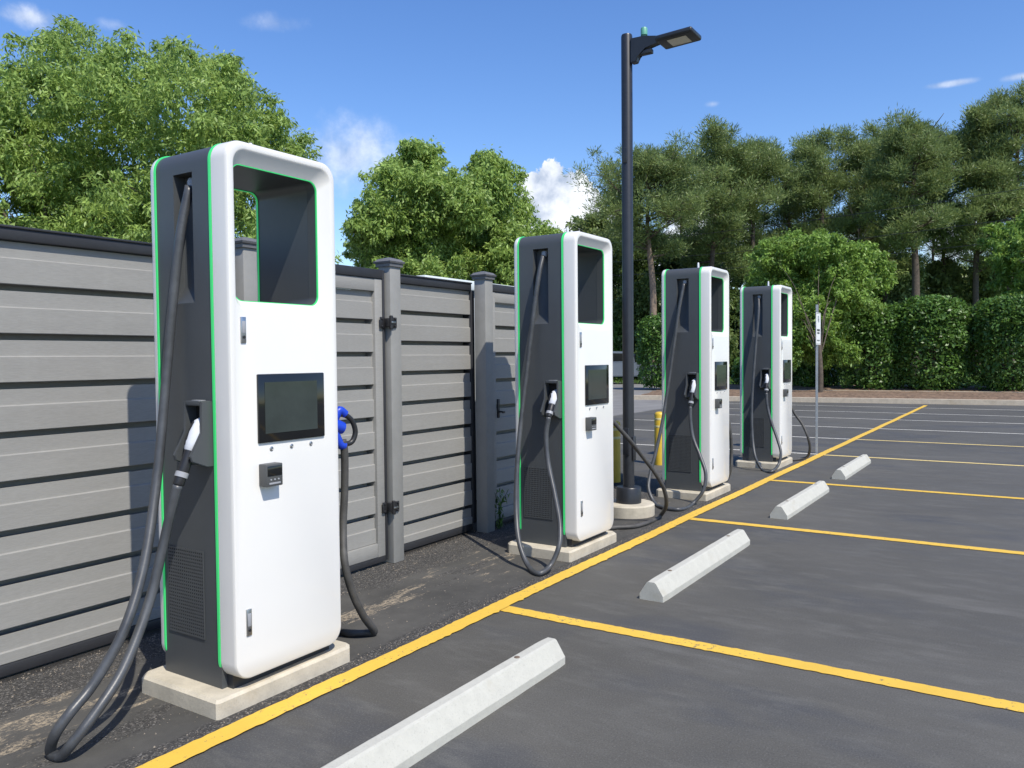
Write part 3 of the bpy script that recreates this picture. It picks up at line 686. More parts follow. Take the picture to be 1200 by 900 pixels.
# cabinet behind the fence
cb = thing('electrical_cabinet', 'pale grey metal cabinet whose flat top shows over the fence', 'cabinet', (5.66, 4.62, 0))
bm = B(); box(bm, (0, 0, .05), (1.55, .8, 2.10), .01); obj('cabinet_body', bm, mat('pale_cabinet_paint', (.50, .54, .54), .5), cb)
bm = B(); box(bm, (-.04, -.05, 2.105), (1.60, .85, 2.195), .008); obj('cabinet_roof', bm, mat('cabinet_roof_paint', (.62, .67, .67), .45), cb)

# ---------------------------------------------------------------- lamp pole
lp = thing('lamp_post', 'tall black parking lot lamp post on a round concrete footing', 'lamp post', (6.78, 3.14, 0))
bm = B(); lathe(bm, (0, 0, 0), [(.235, -.02), (.235, .095), (.222, .108), (.05, .109)], 40); obj('concrete_footing', bm, PADC, lp, 40)
bm = B(); lathe(bm, (0, 0, 0), [(.115, .108), (.115, .245), (.108, .255), (.06, .257)], 32); obj('base_cover', bm, POLE, lp, 40)
bm = B(); lathe(bm, (0, 0, 0), [(.0515, .25), (.0505, 4.345), (.046, 4.36), (.01, 4.362)], 28); obj('pole', bm, POLE, lp, 40)
for a, b in (((-.063, -.030, .55), (-.045, .030, .80)),
 ((-.030, -.063, .50), (.030, -.045, .72)),
 ((-.058, -.022, 3.20), (-.042, .022, 3.34))):
    bm = B(); box(bm, a, b, .006); obj('access_cover', bm, POLE, lp)
# arm and head reach over the lot (-Y), slightly tilted up
bm = B(); extrude_poly(bm, [(-.05, 4.09), (-.105, 4.09), (-.115, 4.14), (-.19, 4.20), (-.38, 4.225), (-.38, 4.262), (-.18, 4.305), (-.05, 4.31)], 'X', -.035, .035)
bmesh.ops.bevel(bm, geom=bm.edges[:], offset=.006, segments=2, affect='EDGES')
box(bm, (-.028, -.25, 4.145), (.028, -.14, 4.185), .008); arm = obj('arm', bm, POLE, lp)
bm = B(); lathe(bm, (0, -.17, 0), [(.020, 4.295), (.020, 4.318), (.030, 4.32), (.030, 4.375), (.026, 4.385), (.01, 4.387)], 18); obj('light_sensor', bm, mat('green_sensor_plastic', (.12, .36, .26), .4), arm)
hd = []
tilt = R(2)
def hbox(a, b, bev, m, name, par):
    bm = B(); box(bm, a, b, bev, 3)
    for v in bm.verts:
        y, z = v.co.y, v.co.z; v.co.y = -.35+y*math.cos(tilt); v.co.z = 4.222-y*math.sin(tilt)+z
    return obj(name, bm, m, par)
head = hbox((-.13, -.31, -.028), (.13, .03, .022), .020, POLE, 'lamp_head', lp)
hbox((-.075, -.235, -.032), (.075, -.065, -.027), .001, mat('lamp_lens', (.62, .60, .50), .3, noise=.1, nscale=60), 'lamp_lens', head)
hbox((-.07, -.25, .018), (.07, -.0, .036), .010, POLE, 'heat_sink', head)

# ---------------------------------------------------------------- bollards, sign
for x, y, h, lab in ((10.10, 4.22, .70, 'yellow bollard standing behind the third charger'), (8.46, 4.10, .70, 'yellow bollard peeking out between the second charger and lamp post')):
    b = thing('bollard', lab, 'bollard', (x, y, 0), 0, 'yellow bollards behind the chargers')
    bm = B(); lathe(bm, (0, 0, 0), [(.072, -.01), (.072, h-.03), (.066, h-.01), (.045, h+.008), (.01, h+.012)], 28); obj('bollard_sleeve', bm, YBOL, b, 40)
    for z in (h-.10, h-.20):
        bm = B(); lathe(bm, (0, 0, 0), [(.0722, z), (.0735, z+.004), (.0735, z+.026), (.0722, z+.03)], 28); obj('reflective_band', bm, mat('pale_band', (.7, .62, .3), .4), b, 40)
sg = thing('parking_sign', 'narrow white parking sign on a galvanised post beside the farthest charger', 'sign', (12.41, 2.715, 0))
bm = B(); U = [(-.028, .012), (-.028, .006), (-.016, .006), (-.012, -.016), (.012, -.016), (.016, .006), (.028, .006), (.028, .012), (.012, .012), (.008, -.011), (-.008, -.011), (-.012, .012)]
extrude_poly(bm, U, 'Z', -.02, 2.19); obj('sign_post', bm, GALV, sg)
bm = B(); extrude_poly(bm, [(a, b) for a, b in rrect(-.152, 1.60, .152, 2.07, .02, 5)], 'Y', -.0205, -.018)
pn = obj('sign_panel', bm, mat('sign_white', (.74, .75, .75), .4), sg)
inkg = mat('sign_grey_ink', (.30, .33, .36), .5); inkd = mat('sign_dark_ink', (.05, .055, .06), .5)
bm = B()
for q in (rrect(-.142, 1.61, .142, 2.06, .015, 5),):
    a = ring(bm, q, -.0212); b = ring(bm, rrect(-.136, 1.616, .136, 2.054, .012, 5), -.0212); bridge(bm, a, b)
obj('sign_border', bm, inkd, pn)
bm = B()
for a, b in (((-.045, 1.96), (.02, 2.02)),
 ((-.03, 1.93), (.045, 1.97)),
 ((.03, 1.965), (.05, 2.01))): box(bm, (a[0], -.0218, a[1]), (b[0], -.0208, b[1]))
obj('sign_symbol', bm, inkg, pn)
bm = B()
for a, b in (((-.09, 1.80), (.09, 1.83)),
 ((-.07, 1.76), (.07, 1.785)),
 ((-.08, 1.655), (.08, 1.672))): box(bm, (a[0], -.0218, a[1]), (b[0], -.0208, b[1]))
obj('sign_lettering', bm, inkd, pn)
bm = B()
for z in (1.66, 2.02): lathe(bm, (0, -.0205, z), [(.010, 0), (.010, -.005), (.005, -.007)], 10, 'Y')
obj('sign_bolts', bm, STEEL, pn)
# ---------------------------------------------------------------- vegetation
def leaves_mesh(name, cen, nrm, dirv, ln, wd, tone, m, parent=None, bend=.15):
    """one mesh of many small leaf faces (rhombi). all inputs are numpy arrays"""
    n = len(cen); side = np.cross(nrm, dirv); side /= np.linalg.norm(side, axis=1)[:, None]+1e-9
    a = cen-dirv*ln[:, None]*.5; c = cen+dirv*ln[:, None]*.5-nrm*(ln*bend)[:, None]; b = cen+side*wd[:, None]*.5; d = cen-side*wd[:, None]*.5
    V = np.stack([a, b, c, d], 1).reshape(-1, 3)
    me = bpy.data.meshes.new(name); me.vertices.add(4*n); me.vertices.foreach_set('co', V.astype(np.float32).ravel())
    me.loops.add(4*n); me.loops.foreach_set('vertex_index', np.arange(4*n, dtype=np.int32)); me.polygons.add(n)
    me.polygons.foreach_set('loop_start', np.arange(0, 4*n, 4, dtype=np.int32)); me.update(calc_edges=True)
    at = me.attributes.new('tone', 'FLOAT', 'POINT'); at.data.foreach_set('value', np.repeat(np.clip(tone, 0, 1), 4).astype(np.float32))
    return link(name, me, m, parent)
def unit(v): return v/(np.linalg.norm(v, axis=1)[:, None]+1e-9)
def clumped(rng, lobes, nclump, per, csize, flat=.75):
    """leaf centres: clumps spread through the outer part of each lobe, leaves inside each clump"""
    L_ = np.array(lobes, float); w = L_[:, 3]**2; w /= w.sum()
    idx = rng.choice(len(L_), nclump, p=w); dr = unit(rng.normal(size=(nclump, 3))); rad = L_[idx, 3]*rng.uniform(.05, 1.0, nclump)**.45
    cc = L_[idx, :3]+dr*rad[:, None]*np.array([1, 1, .9]); cs = csize*rng.uniform(.5, 1.35, nclump)
    # every third clump grows outward in a short drooping spray, which feathers the outline
    j = np.arange(nclump); s_ = (j % 3)/2.0; head = (j//3)*3; spr = rng.uniform(0, 1, nclump)[head] < .75
    d0 = unit(dr+np.array([0, 0, .45])+rng.normal(size=dr.shape)*.35); L0 = L_[idx, 3]; R0 = np.maximum(rad, L0*.62)
    root_ = L_[idx, :3]+dr*R0[:, None]*np.array([1, 1, .9])
    ext = root_[head]+d0[head]*(s_*np.minimum(L0[head]*.55, csize*1.6))[:, None]-np.array([0, 0, 1])*(s_**2*csize*.25)[:, None]
    cc = np.where((spr & (s_ >= 0))[:, None], ext, cc); cs = np.where(spr, cs*(1.05-.5*s_), cs)
    k = np.repeat(np.arange(nclump), per); off = unit(rng.normal(size=(len(k), 3)))*rng.uniform(0, 1, len(k))[:, None]**.5*.92*np.array([1, 1, flat]); pos = cc[k]+off*cs[k][:, None]
    return pos, dr[k], unit(off), rng.uniform(0, 1, nclump)[k]
def branches(rng, base, lobes, trunk_r, m, parent, fork, thin=.5, top=None):
    bm = B(); base = Vector(base); fork = Vector(fork)
    mid = base.lerp(fork, .5)+Vector((rng.uniform(-.08, .08), rng.uniform(-.08, .08), 0))
    tube(bm, spline([base+Vector((0, 0, -.1)), mid, fork], 5), [trunk_r*1.25]+[trunk_r*(1-.04*k) for k in range(10)], 10)
    tr = obj('trunk', bm, m, parent, True)
    bm = B()
    for l in lobes:
        e = Vector(l[:3]); d = e-fork; mm = fork+d*.45+Vector((rng.uniform(-.2, .2), rng.uniform(-.2, .2), .12*d.length))
        p = spline([fork-(fork-base).normalized()*rng.uniform(0, .8), mm, e], 5); n = len(p)
        r0 = trunk_r*thin*rng.uniform(.3, .55); tube(bm, p, [r0*(1-.8*k/(n-1)) for k in range(n)], 6)
        for q in range(4):
            s = p[rng.integers(n//2, n)]; dd = Vector(rng.normal(size=3)).normalized(); dd.z = abs(dd.z)*.6
            tube(bm, [s, s+dd*l[3]*.5, s+dd*l[3]*.9+Vector((0, 0, .05))], [r0*.25, r0*.15, r0*.06], 5)
    obj('limbs', bm, m, tr, True)
def deciduous(name, label, lobes, base, fork, trunk_r, nclump, per, csize, ln, wd, m, seed, bark=None, cat='tree', group=None, droop=.5, flat=.8):
    rng = np.random.default_rng(seed); root = thing(name, label, cat, base, 0, group); b = np.array(base)
    lb = [[l[0]-b[0], l[1]-b[1], l[2]-b[2], l[3]] for l in lobes]
    branches(rng, (0, 0, 0), sorted(lb, key=lambda l: -l[3])[:14], trunk_r, bark or BARK, root, tuple(np.array(fork)-b))
    pos, dr, off, tn = clumped(rng, lb, nclump, per, csize, flat); n = len(pos)
    dv = unit(off*.7+rng.normal(size=(n, 3))*.55+np.array([0, 0, -droop])); nr = unit(rng.normal(size=(n, 3))*.55+dr*.6+np.array([0, 0, .7])); nr = unit(nr-dv*(nr*dv).sum(1)[:, None])
    keep = pos[:, 2] > .05-b[2]
    s = rng.uniform(.7, 1.25, n)
    leaves_mesh('crown', pos[keep], nr[keep], dv[keep], (ln*s)[keep], (wd*s)[keep], (.35*tn+.65*rng.uniform(0, 1, n))[keep], m, root)
    return root
TR = {"A": [[6.36, 13.15, 5.46, 0.68], [7.02, 12.95, 6.08, 0.57], [7.37, 13.21, 6.56, 0.39], [6.38, 10.76, 5.11, 0.59], [7.09, 11.28, 5.69, 0.48], [8.1, 11.72, 6.07, 0.5], [7.61, 10.19, 5.63, 0.4], [8.06, 10.3, 5.49, 0.36], [6.84, 9.44, 4.78, 0.63], [8.33, 10.25, 5.1, 0.5], [9.01, 10.37, 5.01, 0.36], [9.01, 9.92, 4.76, 0.22], [6.96, 13.36, 4.81, 1.03], [7.29, 11.76, 4.52, 0.99], [7.24, 9.83, 4.12, 0.78], [8.62, 10.22, 4.43, 0.48], [5.61, 12.15, 3.65, 1.01], [7.15, 12.74, 3.82, 1.02], [6.67, 9.8, 3.44, 0.75], [8.63, 10.45, 3.86, 0.68], [5.19, 12.62, 4.57, 1.0], [4.9, 14.06, 4.49, 1.11], [5.01, 13.57, 3.47, 0.98], [6.57, 12.93, 3.09, 0.93], [6.51, 10.56, 2.79, 0.83], [7.51, 10.06, 2.85, 0.74], [7.36, 8.43, 2.83, 0.51], [5.38, 12.68, 2.6, 0.84], [6.98, 11.18, 6.08, 0.18], [6.82, 9.9, 5.73, 0.16], [8.13, 10.41, 5.73, 0.27], [6.56, 11.58, 5.18, 0.38], [7.4, 11.95, 5.51, 0.36], [8.21, 10.32, 4.57, 0.16], [6.0, 12.66, 4.76, 0.38], [5.7, 15.27, 5.97, 0.45], [6.86, 12.23, 3.64, 0.36], [8.27, 10.92, 3.74, 0.2], [5.15, 13.45, 3.14, 0.25]], "B": [[13.7, 11.34, 5.76, 0.37], [14.09, 11.74, 5.51, 0.61], [13.28, 11.24, 4.72, 0.82], [12.63, 11.58, 4.27, 0.5], [13.46, 9.98, 4.56, 0.49], [15.45, 10.66, 5.85, 0.32], [14.92, 10.07, 5.26, 0.49], [16.14, 10.61, 4.73, 0.61], [15.49, 11.24, 4.56, 0.91], [13.87, 11.22, 3.88, 0.78], [16.74, 10.07, 4.31, 0.37], [13.93, 12.26, 3.78, 0.74], [15.4, 10.94, 3.63, 0.84], [15.06, 9.5, 3.68, 0.71], [12.68, 12.02, 4.18, 0.29], [13.59, 10.52, 4.69, 0.63], [13.36, 10.82, 2.9, 0.81], [15.08, 10.49, 2.8, 0.87], [12.8, 11.29, 2.8, 0.62], [14.12, 8.75, 2.75, 0.61], [14.99, 12.1, 6.42, 0.16], [12.8, 11.38, 5.29, 0.21], [14.44, 10.79, 5.29, 0.17], [14.99, 10.14, 5.0, 0.16], [15.43, 10.12, 3.94, 0.23]], "T": [[30.26, 8.2, 5.11, 0.63], [31.36, 7.71, 5.44, 0.58], [30.56, 6.61, 5.02, 0.68], [31.01, 5.83, 4.85, 0.68], [33.26, 5.49, 4.82, 0.65], [33.52, 5.07, 4.23, 0.52], [30.91, 8.06, 4.21, 0.9], [32.63, 7.37, 4.13, 1.06], [31.05, 5.83, 3.78, 0.92], [31.49, 8.7, 3.47, 0.72], [30.07, 7.09, 2.87, 0.86], [33.35, 6.42, 2.8, 0.93], [31.9, 6.74, 2.12, 0.71], [31.06, 7.94, 2.14, 0.64], [31.8, 8.95, 4.66, 0.53], [31.95, 7.53, 1.81, 0.59], [32.58, 6.57, 1.58, 0.46], [29.34, 7.5, 1.49, 0.42], [30.9, 6.83, 1.39, 0.31], [30.68, 5.61, 1.47, 0.3], [29.52, 8.0, 1.8, 0.43], [30.52, 6.6, 2.19, 0.62], [32.99, 6.34, 2.03, 0.66], [29.92, 7.05, 2.19, 0.55], [30.24, 7.67, 5.31, 0.24], [30.94, 7.71, 5.92, 0.18], [32.67, 7.02, 5.94, 0.27], [33.86, 5.8, 5.46, 0.25], [31.73, 7.63, 4.94, 0.26], [30.63, 6.54, 4.06, 0.28], [31.8, 6.5, 2.74, 0.25], [31.06, 8.49, 2.4, 0.23], [29.53, 7.23, 2.23, 0.21]], "U": [[36.45, 0.86, 5.82, 0.72], [34.99, 0.29, 4.98, 0.87], [35.82, 0.56, 4.29, 0.7], [36.63, -0.23, 6.07, 0.97], [37.43, -0.65, 4.83, 1.14], [35.71, 0.97, 4.79, 0.45], [35.0, 0.02, 3.42, 0.77], [36.39, -0.78, 3.46, 0.89], [35.31, 0.98, 5.32, 0.31]]}
deciduous('broadleaf_tree', 'big leafy green tree rising over the fence at the left', TR['A'], (6.2, 11.6, 0), (6.2, 11.5, 2.3), .12, 4200, 52, .25, .088, .027, LEAF_A, 1, group='leafy trees behind the fence')
deciduous('broadleaf_tree', 'rounded two topped leafy tree behind the fence, beside the white cloud', TR['B'], (14.4, 11.6, 0), (14.3, 11.6, 2.2), .13, 3300, 50, .30, .110, .038, LEAF_A, 2, group='leafy trees behind the fence')
deciduous('small_tree', 'bright green spreading tree behind the farthest charger and sign', TR['T'], (28.6, 6.15, .1), (28.6, 6.2, 1.9), .11, 2300, 46, .36, .14, .060, LEAF_T, 3, bark=BARK, group='bright small trees by the hedge')
deciduous('small_tree', 'bright green tree cut off by the right edge of the photo', TR['U'], (30.3, -1.4, .1), (30.2, -1.2, 2.5), .13, 900, 44, .38, .15, .065, LEAF_T, 4, group='bright small trees by the hedge')

# hedge shrubs: big clipped rounded blocks of glossy leaves
def shrub(label, x, y, w, d, h, seed, m=None, ln=.15, n=15000, name='hedge_shrub', cat='shrub', group='clipped hedge shrubs across the lot', z0=.1, lump=.12):
    m = m or LEAF_H; rng = np.random.default_rng(seed); root = thing(name, label, cat, (x, y, z0), 0, group)
    u = unit(rng.normal(size=(n, 3))); u[:, 2] = np.abs(u[:, 2])*rng.choice([1, 1, 1, -1], n)
    p = np.sign(u)*np.abs(u)**.62; p = p/np.max(np.abs(p)**1, axis=1)[:, None]*np.linalg.norm(u, axis=1)[:, None]
    # superellipsoid surface
    hr = np.sqrt(u[:, 0]**2+u[:, 1]**2); e = (hr**4.5+np.abs(u[:, 2])**4.5)**(1/4.5); s = u/e[:, None]
    depth = rng.uniform(0, 1, n)**2*.28
    fr = rng.uniform(1.5, 4, (5, 3)); ph = rng.uniform(0, 6, 5); wob = sum(np.sin((s*np.array([w, d, h])*.9)@fr[k]+ph[k]) for k in range(5))/5
    rad = (1-depth+wob*lump)
    pos = s*rad[:, None]*np.array([w/2, d/2, h/2])+np.array([0, 0, h/2]); pos = pos+rng.normal(size=(n, 3))*.05
    nr = unit(unit(s)*.5+rng.normal(size=(n, 3))*.55+np.array([0, 0, .45])); dv = unit(np.cross(nr, rng.normal(size=(n, 3)))+np.array([0, 0, -.2])); nr = unit(nr-dv*(nr*dv).sum(1)[:, None])
    k = pos[:, 2] > 0; sc2 = rng.uniform(.6, 1.3, n)
    leaves_mesh('foliage', pos[k], nr[k], dv[k], (ln*sc2)[k], (ln*.5*sc2)[k], (np.clip(.5+wob*.5, 0, 1)*.4+.6*rng.uniform(0, 1, n))[k], m, root)
    bm = B()
    for q in range(7):
        a = Vector((rng.uniform(-.15, .15), rng.uniform(-.15, .15), -.05)); b = Vector((rng.uniform(-w, w)*.33, rng.uniform(-d, d)*.3, h*rng.uniform(.5, .8)))
        tube(bm, spline([a, a.lerp(b, .4)+Vector((0, 0, .2)), b], 4), [.05-.003*j for j in range(9)], 6)
    obj('stems', bm, BARK, root, True)
    return root
shrub('clipped hedge shrub next to the bright tree, left of the hedge row', 33.4, 5.25, 2.35, 2.4, 3.15, 11)
shrub('tall domed hedge shrub in the middle of the row', 33.5, 3.25, 2.6, 2.5, 3.35, 12, n=17000)
shrub('broad hedge shrub at the right with deep shade on its flank', 33.7, .72, 2.75, 2.5, 3.30, 13, n=18000)
shrub('hedge shrub running out of frame at the right edge', 33.9, -2.1, 2.9, 2.5, 3.4, 14, n=14000)
shrub('round dark shrub seen between the lamp post and the third charger', 33.0, 13.6, 2.15, 2.2, 3.05, 15, n=14000)
shrub('low dark shrub in the shade under the bright tree', 34.5, 7.6, 2.4, 1.8, 1.25, 16, n=8000)
shrub('low dark shrub left of the bright tree trunk', 35.4, 10.3, 2.4, 1.8, 1.2, 17, n=8000)
shrub('leafy shrub behind the lamp post beside the round dark shrub', 44.5, 21.6, 4.2, 3.0, 3.4, 18, LEAF_T, .18, 10000)
# pines
PBARKL = mat('orange_brown_pine_bark', (.19, .14, .105), .9, noise=.4, nscale=9, bump=.6, bscale=20)  # lighter orange brown bark colour of the bare-trunked pine
def pine(label, x, y, h, crown0, halfw, seed, z0=0., dens=1., lean=0., r=.2, group='tall pines across the road', m=None, nb=26, size=1.):
    rng = np.random.default_rng(seed); root = thing('pine_tree', label, 'pine', (x, y, z0), 0, group)
    bm = B(); top = Vector((lean, rng.uniform(-.3, .3), h*.96)); tp = spline([(0, 0, -.2), Vector((lean*.2+rng.uniform(-.1, .1), rng.uniform(-.15, .15), h*.4)), Vector((lean*.6, rng.uniform(-.2, .2), h*.7)), top], 6)
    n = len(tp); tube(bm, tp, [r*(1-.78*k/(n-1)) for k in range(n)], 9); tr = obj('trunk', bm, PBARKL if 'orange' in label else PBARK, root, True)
    bm = B(); puffs = []
    for b in range(nb):
        t = crown0+(1-crown0)*(b+rng.uniform(0, 1))/nb; t = min(t, .985); k = t*(n-1); p = tp[int(k)].lerp(tp[min(n-1, int(k)+1)], k-int(k))
        f = (t-crown0)/(1-crown0); reach = halfw*(1.08-.62*f**2)*(.5+.5*min(1, f*4+.25))*rng.uniform(.55, 1.15); a = rng.uniform(0, 2*math.pi)
        d = Vector((math.cos(a), math.sin(a), rng.uniform(.15, .6)+.4*f)); e = p+d*reach
        mp = p+d*reach*.5+Vector((0, 0, -reach*.08)); br = max(.025, r*.33*(1-.5*f)); pl = spline([p, mp, e], 4)
        tube(bm, pl, [br*(1-.75*j/(len(pl)-1)) for j in range(len(pl))], 6)
        if rng.uniform() < .93:
            nn = int(5+reach*3.3)
            for q in range(nn):
                s = pl[min(len(pl)-1, int(len(pl)*rng.uniform(.45, 1)))]; o_ = Vector(rng.normal(size=3)); o_.z = o_.z*.35+.35; c = s+o_*reach*.24
                tube(bm, [s, s.lerp(c, .6), c], [br*.3, br*.2, br*.12], 4); puffs.append((c.x, c.y, c.z, rng.uniform(.40, .78)*size))
    for q in range(12):
        c = top+Vector((rng.normal()*halfw*.34, rng.normal()*halfw*.34, rng.uniform(-1.6, .2))); puffs.append((c.x, c.y, c.z, rng.uniform(.42, .75)*size))
    obj('limbs', bm, PBARK, tr, True)
    P = np.array(puffs); per = int(125*dens); k = np.repeat(np.arange(len(P)), per); nn = len(k)
    off = unit(rng.normal(size=(nn, 3)))*np.array([1, 1, .75])*rng.uniform(.05, 1.25, nn)[:, None]**.7; pos = P[k, :3]+off*P[k, 3][:, None]
    dv = unit(off+np.array([0, 0, .5])+rng.normal(size=(nn, 3))*.35); nr = unit(np.cross(dv, rng.normal(size=(nn, 3))))
    tn = rng.uniform(0, 1, len(P))[k]
    leaves_mesh('crown', pos, nr, dv, rng.uniform(.18, .32, nn), rng.uniform(.030, .055, nn), .5*tn+.5*rng.uniform(0, 1, nn), m or LEAF_P, root, bend=.05)
    return root
def ray(px, d):                      # ground spot d metres away along a compass bearing (degrees left of +X)
    a = R(px); return d*math.cos(a), d*math.sin(a)
PINES = [('pine with bare orange brown trunk just right of the lamp post', 41.37, 17.79, 12.33, 0.5, 2.79, 1, 0.24, 1.0, 30, 'tall pines across the road'), ('tall rounded pine above the gap between lamp post and third charger', 46.21, 15.97, 14.19, 0.42, 2.34, 2, 0.22, 1.0, 30, 'tall pines across the road'), ('broad pine above the farthest charger', 48.54, 14.22, 14.08, 0.37, 2.29, 3, 0.2, 1.05, 30, 'tall pines across the road'), ('pine behind the bright tree, left side of its top', 53.69, 13.64, 14.18, 0.35, 2.04, 4, 0.18, 1, 26, 'tall pines across the road'), ('pine with airy grey green top above the bright tree', 51.78, 11.13, 15.13, 0.35, 1.92, 5, 0.19, 0.9, 28, 'tall pines across the road'), ('pine above the right side of the bright tree', 54.07, 9.45, 15.07, 0.39, 1.96, 6, 0.19, 1, 28, 'tall pines across the road'), ('narrow pine just left of the stout dark trunk', 57.31, 8.22, 16.37, 0.37, 1.82, 7, 0.18, 1, 26, 'tall pines across the road'), ('pine with the stoutest dark trunk, rising above the middle hedge shrub', 50.45, 5.8, 14.4, 0.44, 2.33, 8, 0.27, 1.0, 30, 'tall pines across the road'), ('pine leaning right beside the stoutest trunk', 57.05, 4.88, 15.34, 0.4, 2.06, 9, 0.18, 1, 26, 'tall pines across the road'), ('tall pine rising above the gap of the right hedge shrubs', 54.76, 2.94, 16.08, 0.31, 2.24, 10, 0.21, 1.05, 32, 'tall pines across the road'), ('tallest pine, at the right edge of the photo', 54.68, 1.25, 16.43, 0.33, 2.29, 11, 0.23, 1.05, 32, 'tall pines across the road'), ('pine just outside the right edge, its boughs reaching in', 58.27, -0.57, 16.76, 0.33, 2.39, 12, 0.22, 1, 28, 'tall pines across the road'), ('small second row pine half hidden behind the lamp post', 51.62, 24.11, 13.48, 0.18, 1.96, 13, 0.17, 1, 22, 'tall pines across the road'), ('second row pine seen between the two leftmost front pines', 55.8, 21.49, 15.71, 0.27, 2.82, 14, 0.17, 1, 24, 'tall pines across the road'), ('second row pine behind the broad pine', 59.86, 18.93, 15.85, 0.27, 2.92, 15, 0.17, 1, 24, 'tall pines across the road'), ('second row pine left of the airy topped pine', 62.64, 14.67, 16.12, 0.26, 2.67, 16, 0.16, 1, 22, 'tall pines across the road'), ('second row pine behind the narrow pine', 65.43, 10.42, 16.39, 0.3, 2.67, 17, 0.16, 0.9, 22, 'tall pines across the road'), ('second row pine right of the stoutest trunk', 70.09, 6.91, 16.19, 0.26, 2.63, 18, 0.16, 0.9, 20, 'tall pines across the road'), ('second row pine left of the tallest pine', 72.79, 2.85, 17.79, 0.24, 2.76, 19, 0.16, 0.9, 22, 'tall pines across the road')]
for a in PINES: pine(a[0], a[1], a[2], a[3], a[4], a[5], a[6], r=a[7], dens=a[8], nb=a[9], group=a[10])
# dark understorey trees behind the hedge
UND = [('understory tree left of the lamp post', 46.88, 23.84, 9.72, 3.3, 100), ('understory tree right behind the lamp post', 46.12, 21.22, 7.69, 3.39, 101), ('understory tree around the bare orange brown trunk', 51.45, 20.43, 8.74, 4.0, 102), ('understory tree above the third charger', 51.18, 17.13, 7.89, 3.85, 103), ('understory tree above the farthest charger', 55.89, 15.44, 8.7, 4.08, 104), ('understory tree left behind the bright tree', 58.51, 13.23, 8.33, 3.56, 105), ('understory tree behind the middle of the bright tree', 60.12, 10.75, 8.3, 3.68, 106), ('understory tree behind the right side of the bright tree', 61.57, 8.51, 7.92, 3.44, 107), ('understory tree beside the stoutest pine trunk', 64.06, 6.48, 7.29, 3.02, 108), ('understory tree over the gap between hedge shrubs', 66.58, 4.43, 7.24, 3.32, 109), ('understory tree above the right hedge shrub', 66.84, 2.24, 7.97, 3.38, 110), ('understory tree at the right edge', 67.08, 0.06, 8.3, 3.91, 111), ('understory tree between the leafy tree and second charger', 47.52, 26.47, 8.8, 3.43, 112), ('paler understory tree left of the stoutest pine trunk', 54.3, 6.79, 7.42, 2.39, 113), ('paler understory tree right of the stoutest pine trunk', 56.89, 4.62, 6.88, 2.12, 114), ('paler understory tree below the tallest pines', 57.13, 2.45, 7.37, 2.28, 115), ('low understory tree over the round dark shrub', 42.95, 18.6, 4.99, 2.92, 116), ('low understory tree behind the farthest charger top', 46.85, 14.41, 4.67, 2.98, 117), ('low understory tree behind the third charger', 43.55, 15.79, 4.18, 2.86, 118)]
for i, (lab, x, y, h, w, seed) in enumerate(UND):
    rng = np.random.default_rng(seed); lobes = []; h *= 1.1; w *= 1.15
    for q in range(18):
        z = h*rng.uniform(.12, .92); rr = w*rng.uniform(.20, .34); a = rng.uniform(0, 6.28); q_ = w*.5*(1-(z/h)**2*.55)*rng.uniform(.2, .8)
        lobes.append([x+math.cos(a)*q_, y+math.sin(a)*q_, z, rr])
    deciduous('understory_tree', lab, lobes, (x, y, 0), (x, y, h*.3), .12, 760, 26, .62, .26, .11, LEAF_P if ('paler' in lab or i % 3 == 0) else LEAF_D, seed, group='dark understory trees below the pines')
# bare snag between the pines
sn = thing('dead_tree', 'bare pale dead tree standing among the pines', 'dead tree', (53.91, 9.24, 0))
rng = np.random.default_rng(5)
bm = B(); tube(bm, spline([(0, 0, 0), (.1, .1, 4), (-.1, .2, 7.5), (.1, -.1, 10.2)], 5), [.14-.007*k for k in range(16)], 7); tr_ = obj('trunk', bm, BARK, sn, True)
bm = B()
for q in range(12):
    z = 6+q*.33; a = q*2.4; d = Vector((math.cos(a)*.8, math.sin(a)*.8, 1.2)); s = Vector((0, .1, z)); tube(bm, spline([s, s+d*.6, s+d*1.2+Vector((0, 0, .4))], 4), [.05-.004*k for k in range(9)], 5)
obj('limbs', bm, mat('bleached_wood', (.34, .30, .25), .9), tr_, True)

# far wood that closes the horizon
rng = np.random.default_rng(99); n = 42000
az = np.radians(rng.uniform(-12, 100, n)); dist = rng.uniform(88, 100, n); hh = 6.0+1.8*np.sin(az*17)+1.3*np.sin(az*41+1)
pos = np.stack([np.cos(az)*dist, np.sin(az)*dist, rng.uniform(0, 1, n)**.8*hh], 1)
dv = unit(rng.normal(size=(n, 3))); nr = unit(np.cross(dv, rng.normal(size=(n, 3))))
fwd = leaves_mesh('distant_wood', pos, nr, dv, rng.uniform(.9, 1.6, n), rng.uniform(.5, .9, n), rng.uniform(0, 1, n), LEAF_D); tag(fwd, kind='stuff')

# grass on the verge
rng = np.random.default_rng(21); n = 14000
pos = np.stack([rng.uniform(37.5, 50, n), rng.uniform(-10, 24, n), np.full(n, .16)], 1); dv = unit(rng.normal(size=(n, 3))*.3+np.array([0, 0, 1])); nr = unit(np.cross(dv, rng.normal(size=(n, 3))))
tag(leaves_mesh('verge_grass', pos, nr, dv, rng.uniform(.15, .3, n), rng.uniform(.03, .06, n), rng.uniform(0, 1, n), GRASS), kind='stuff')

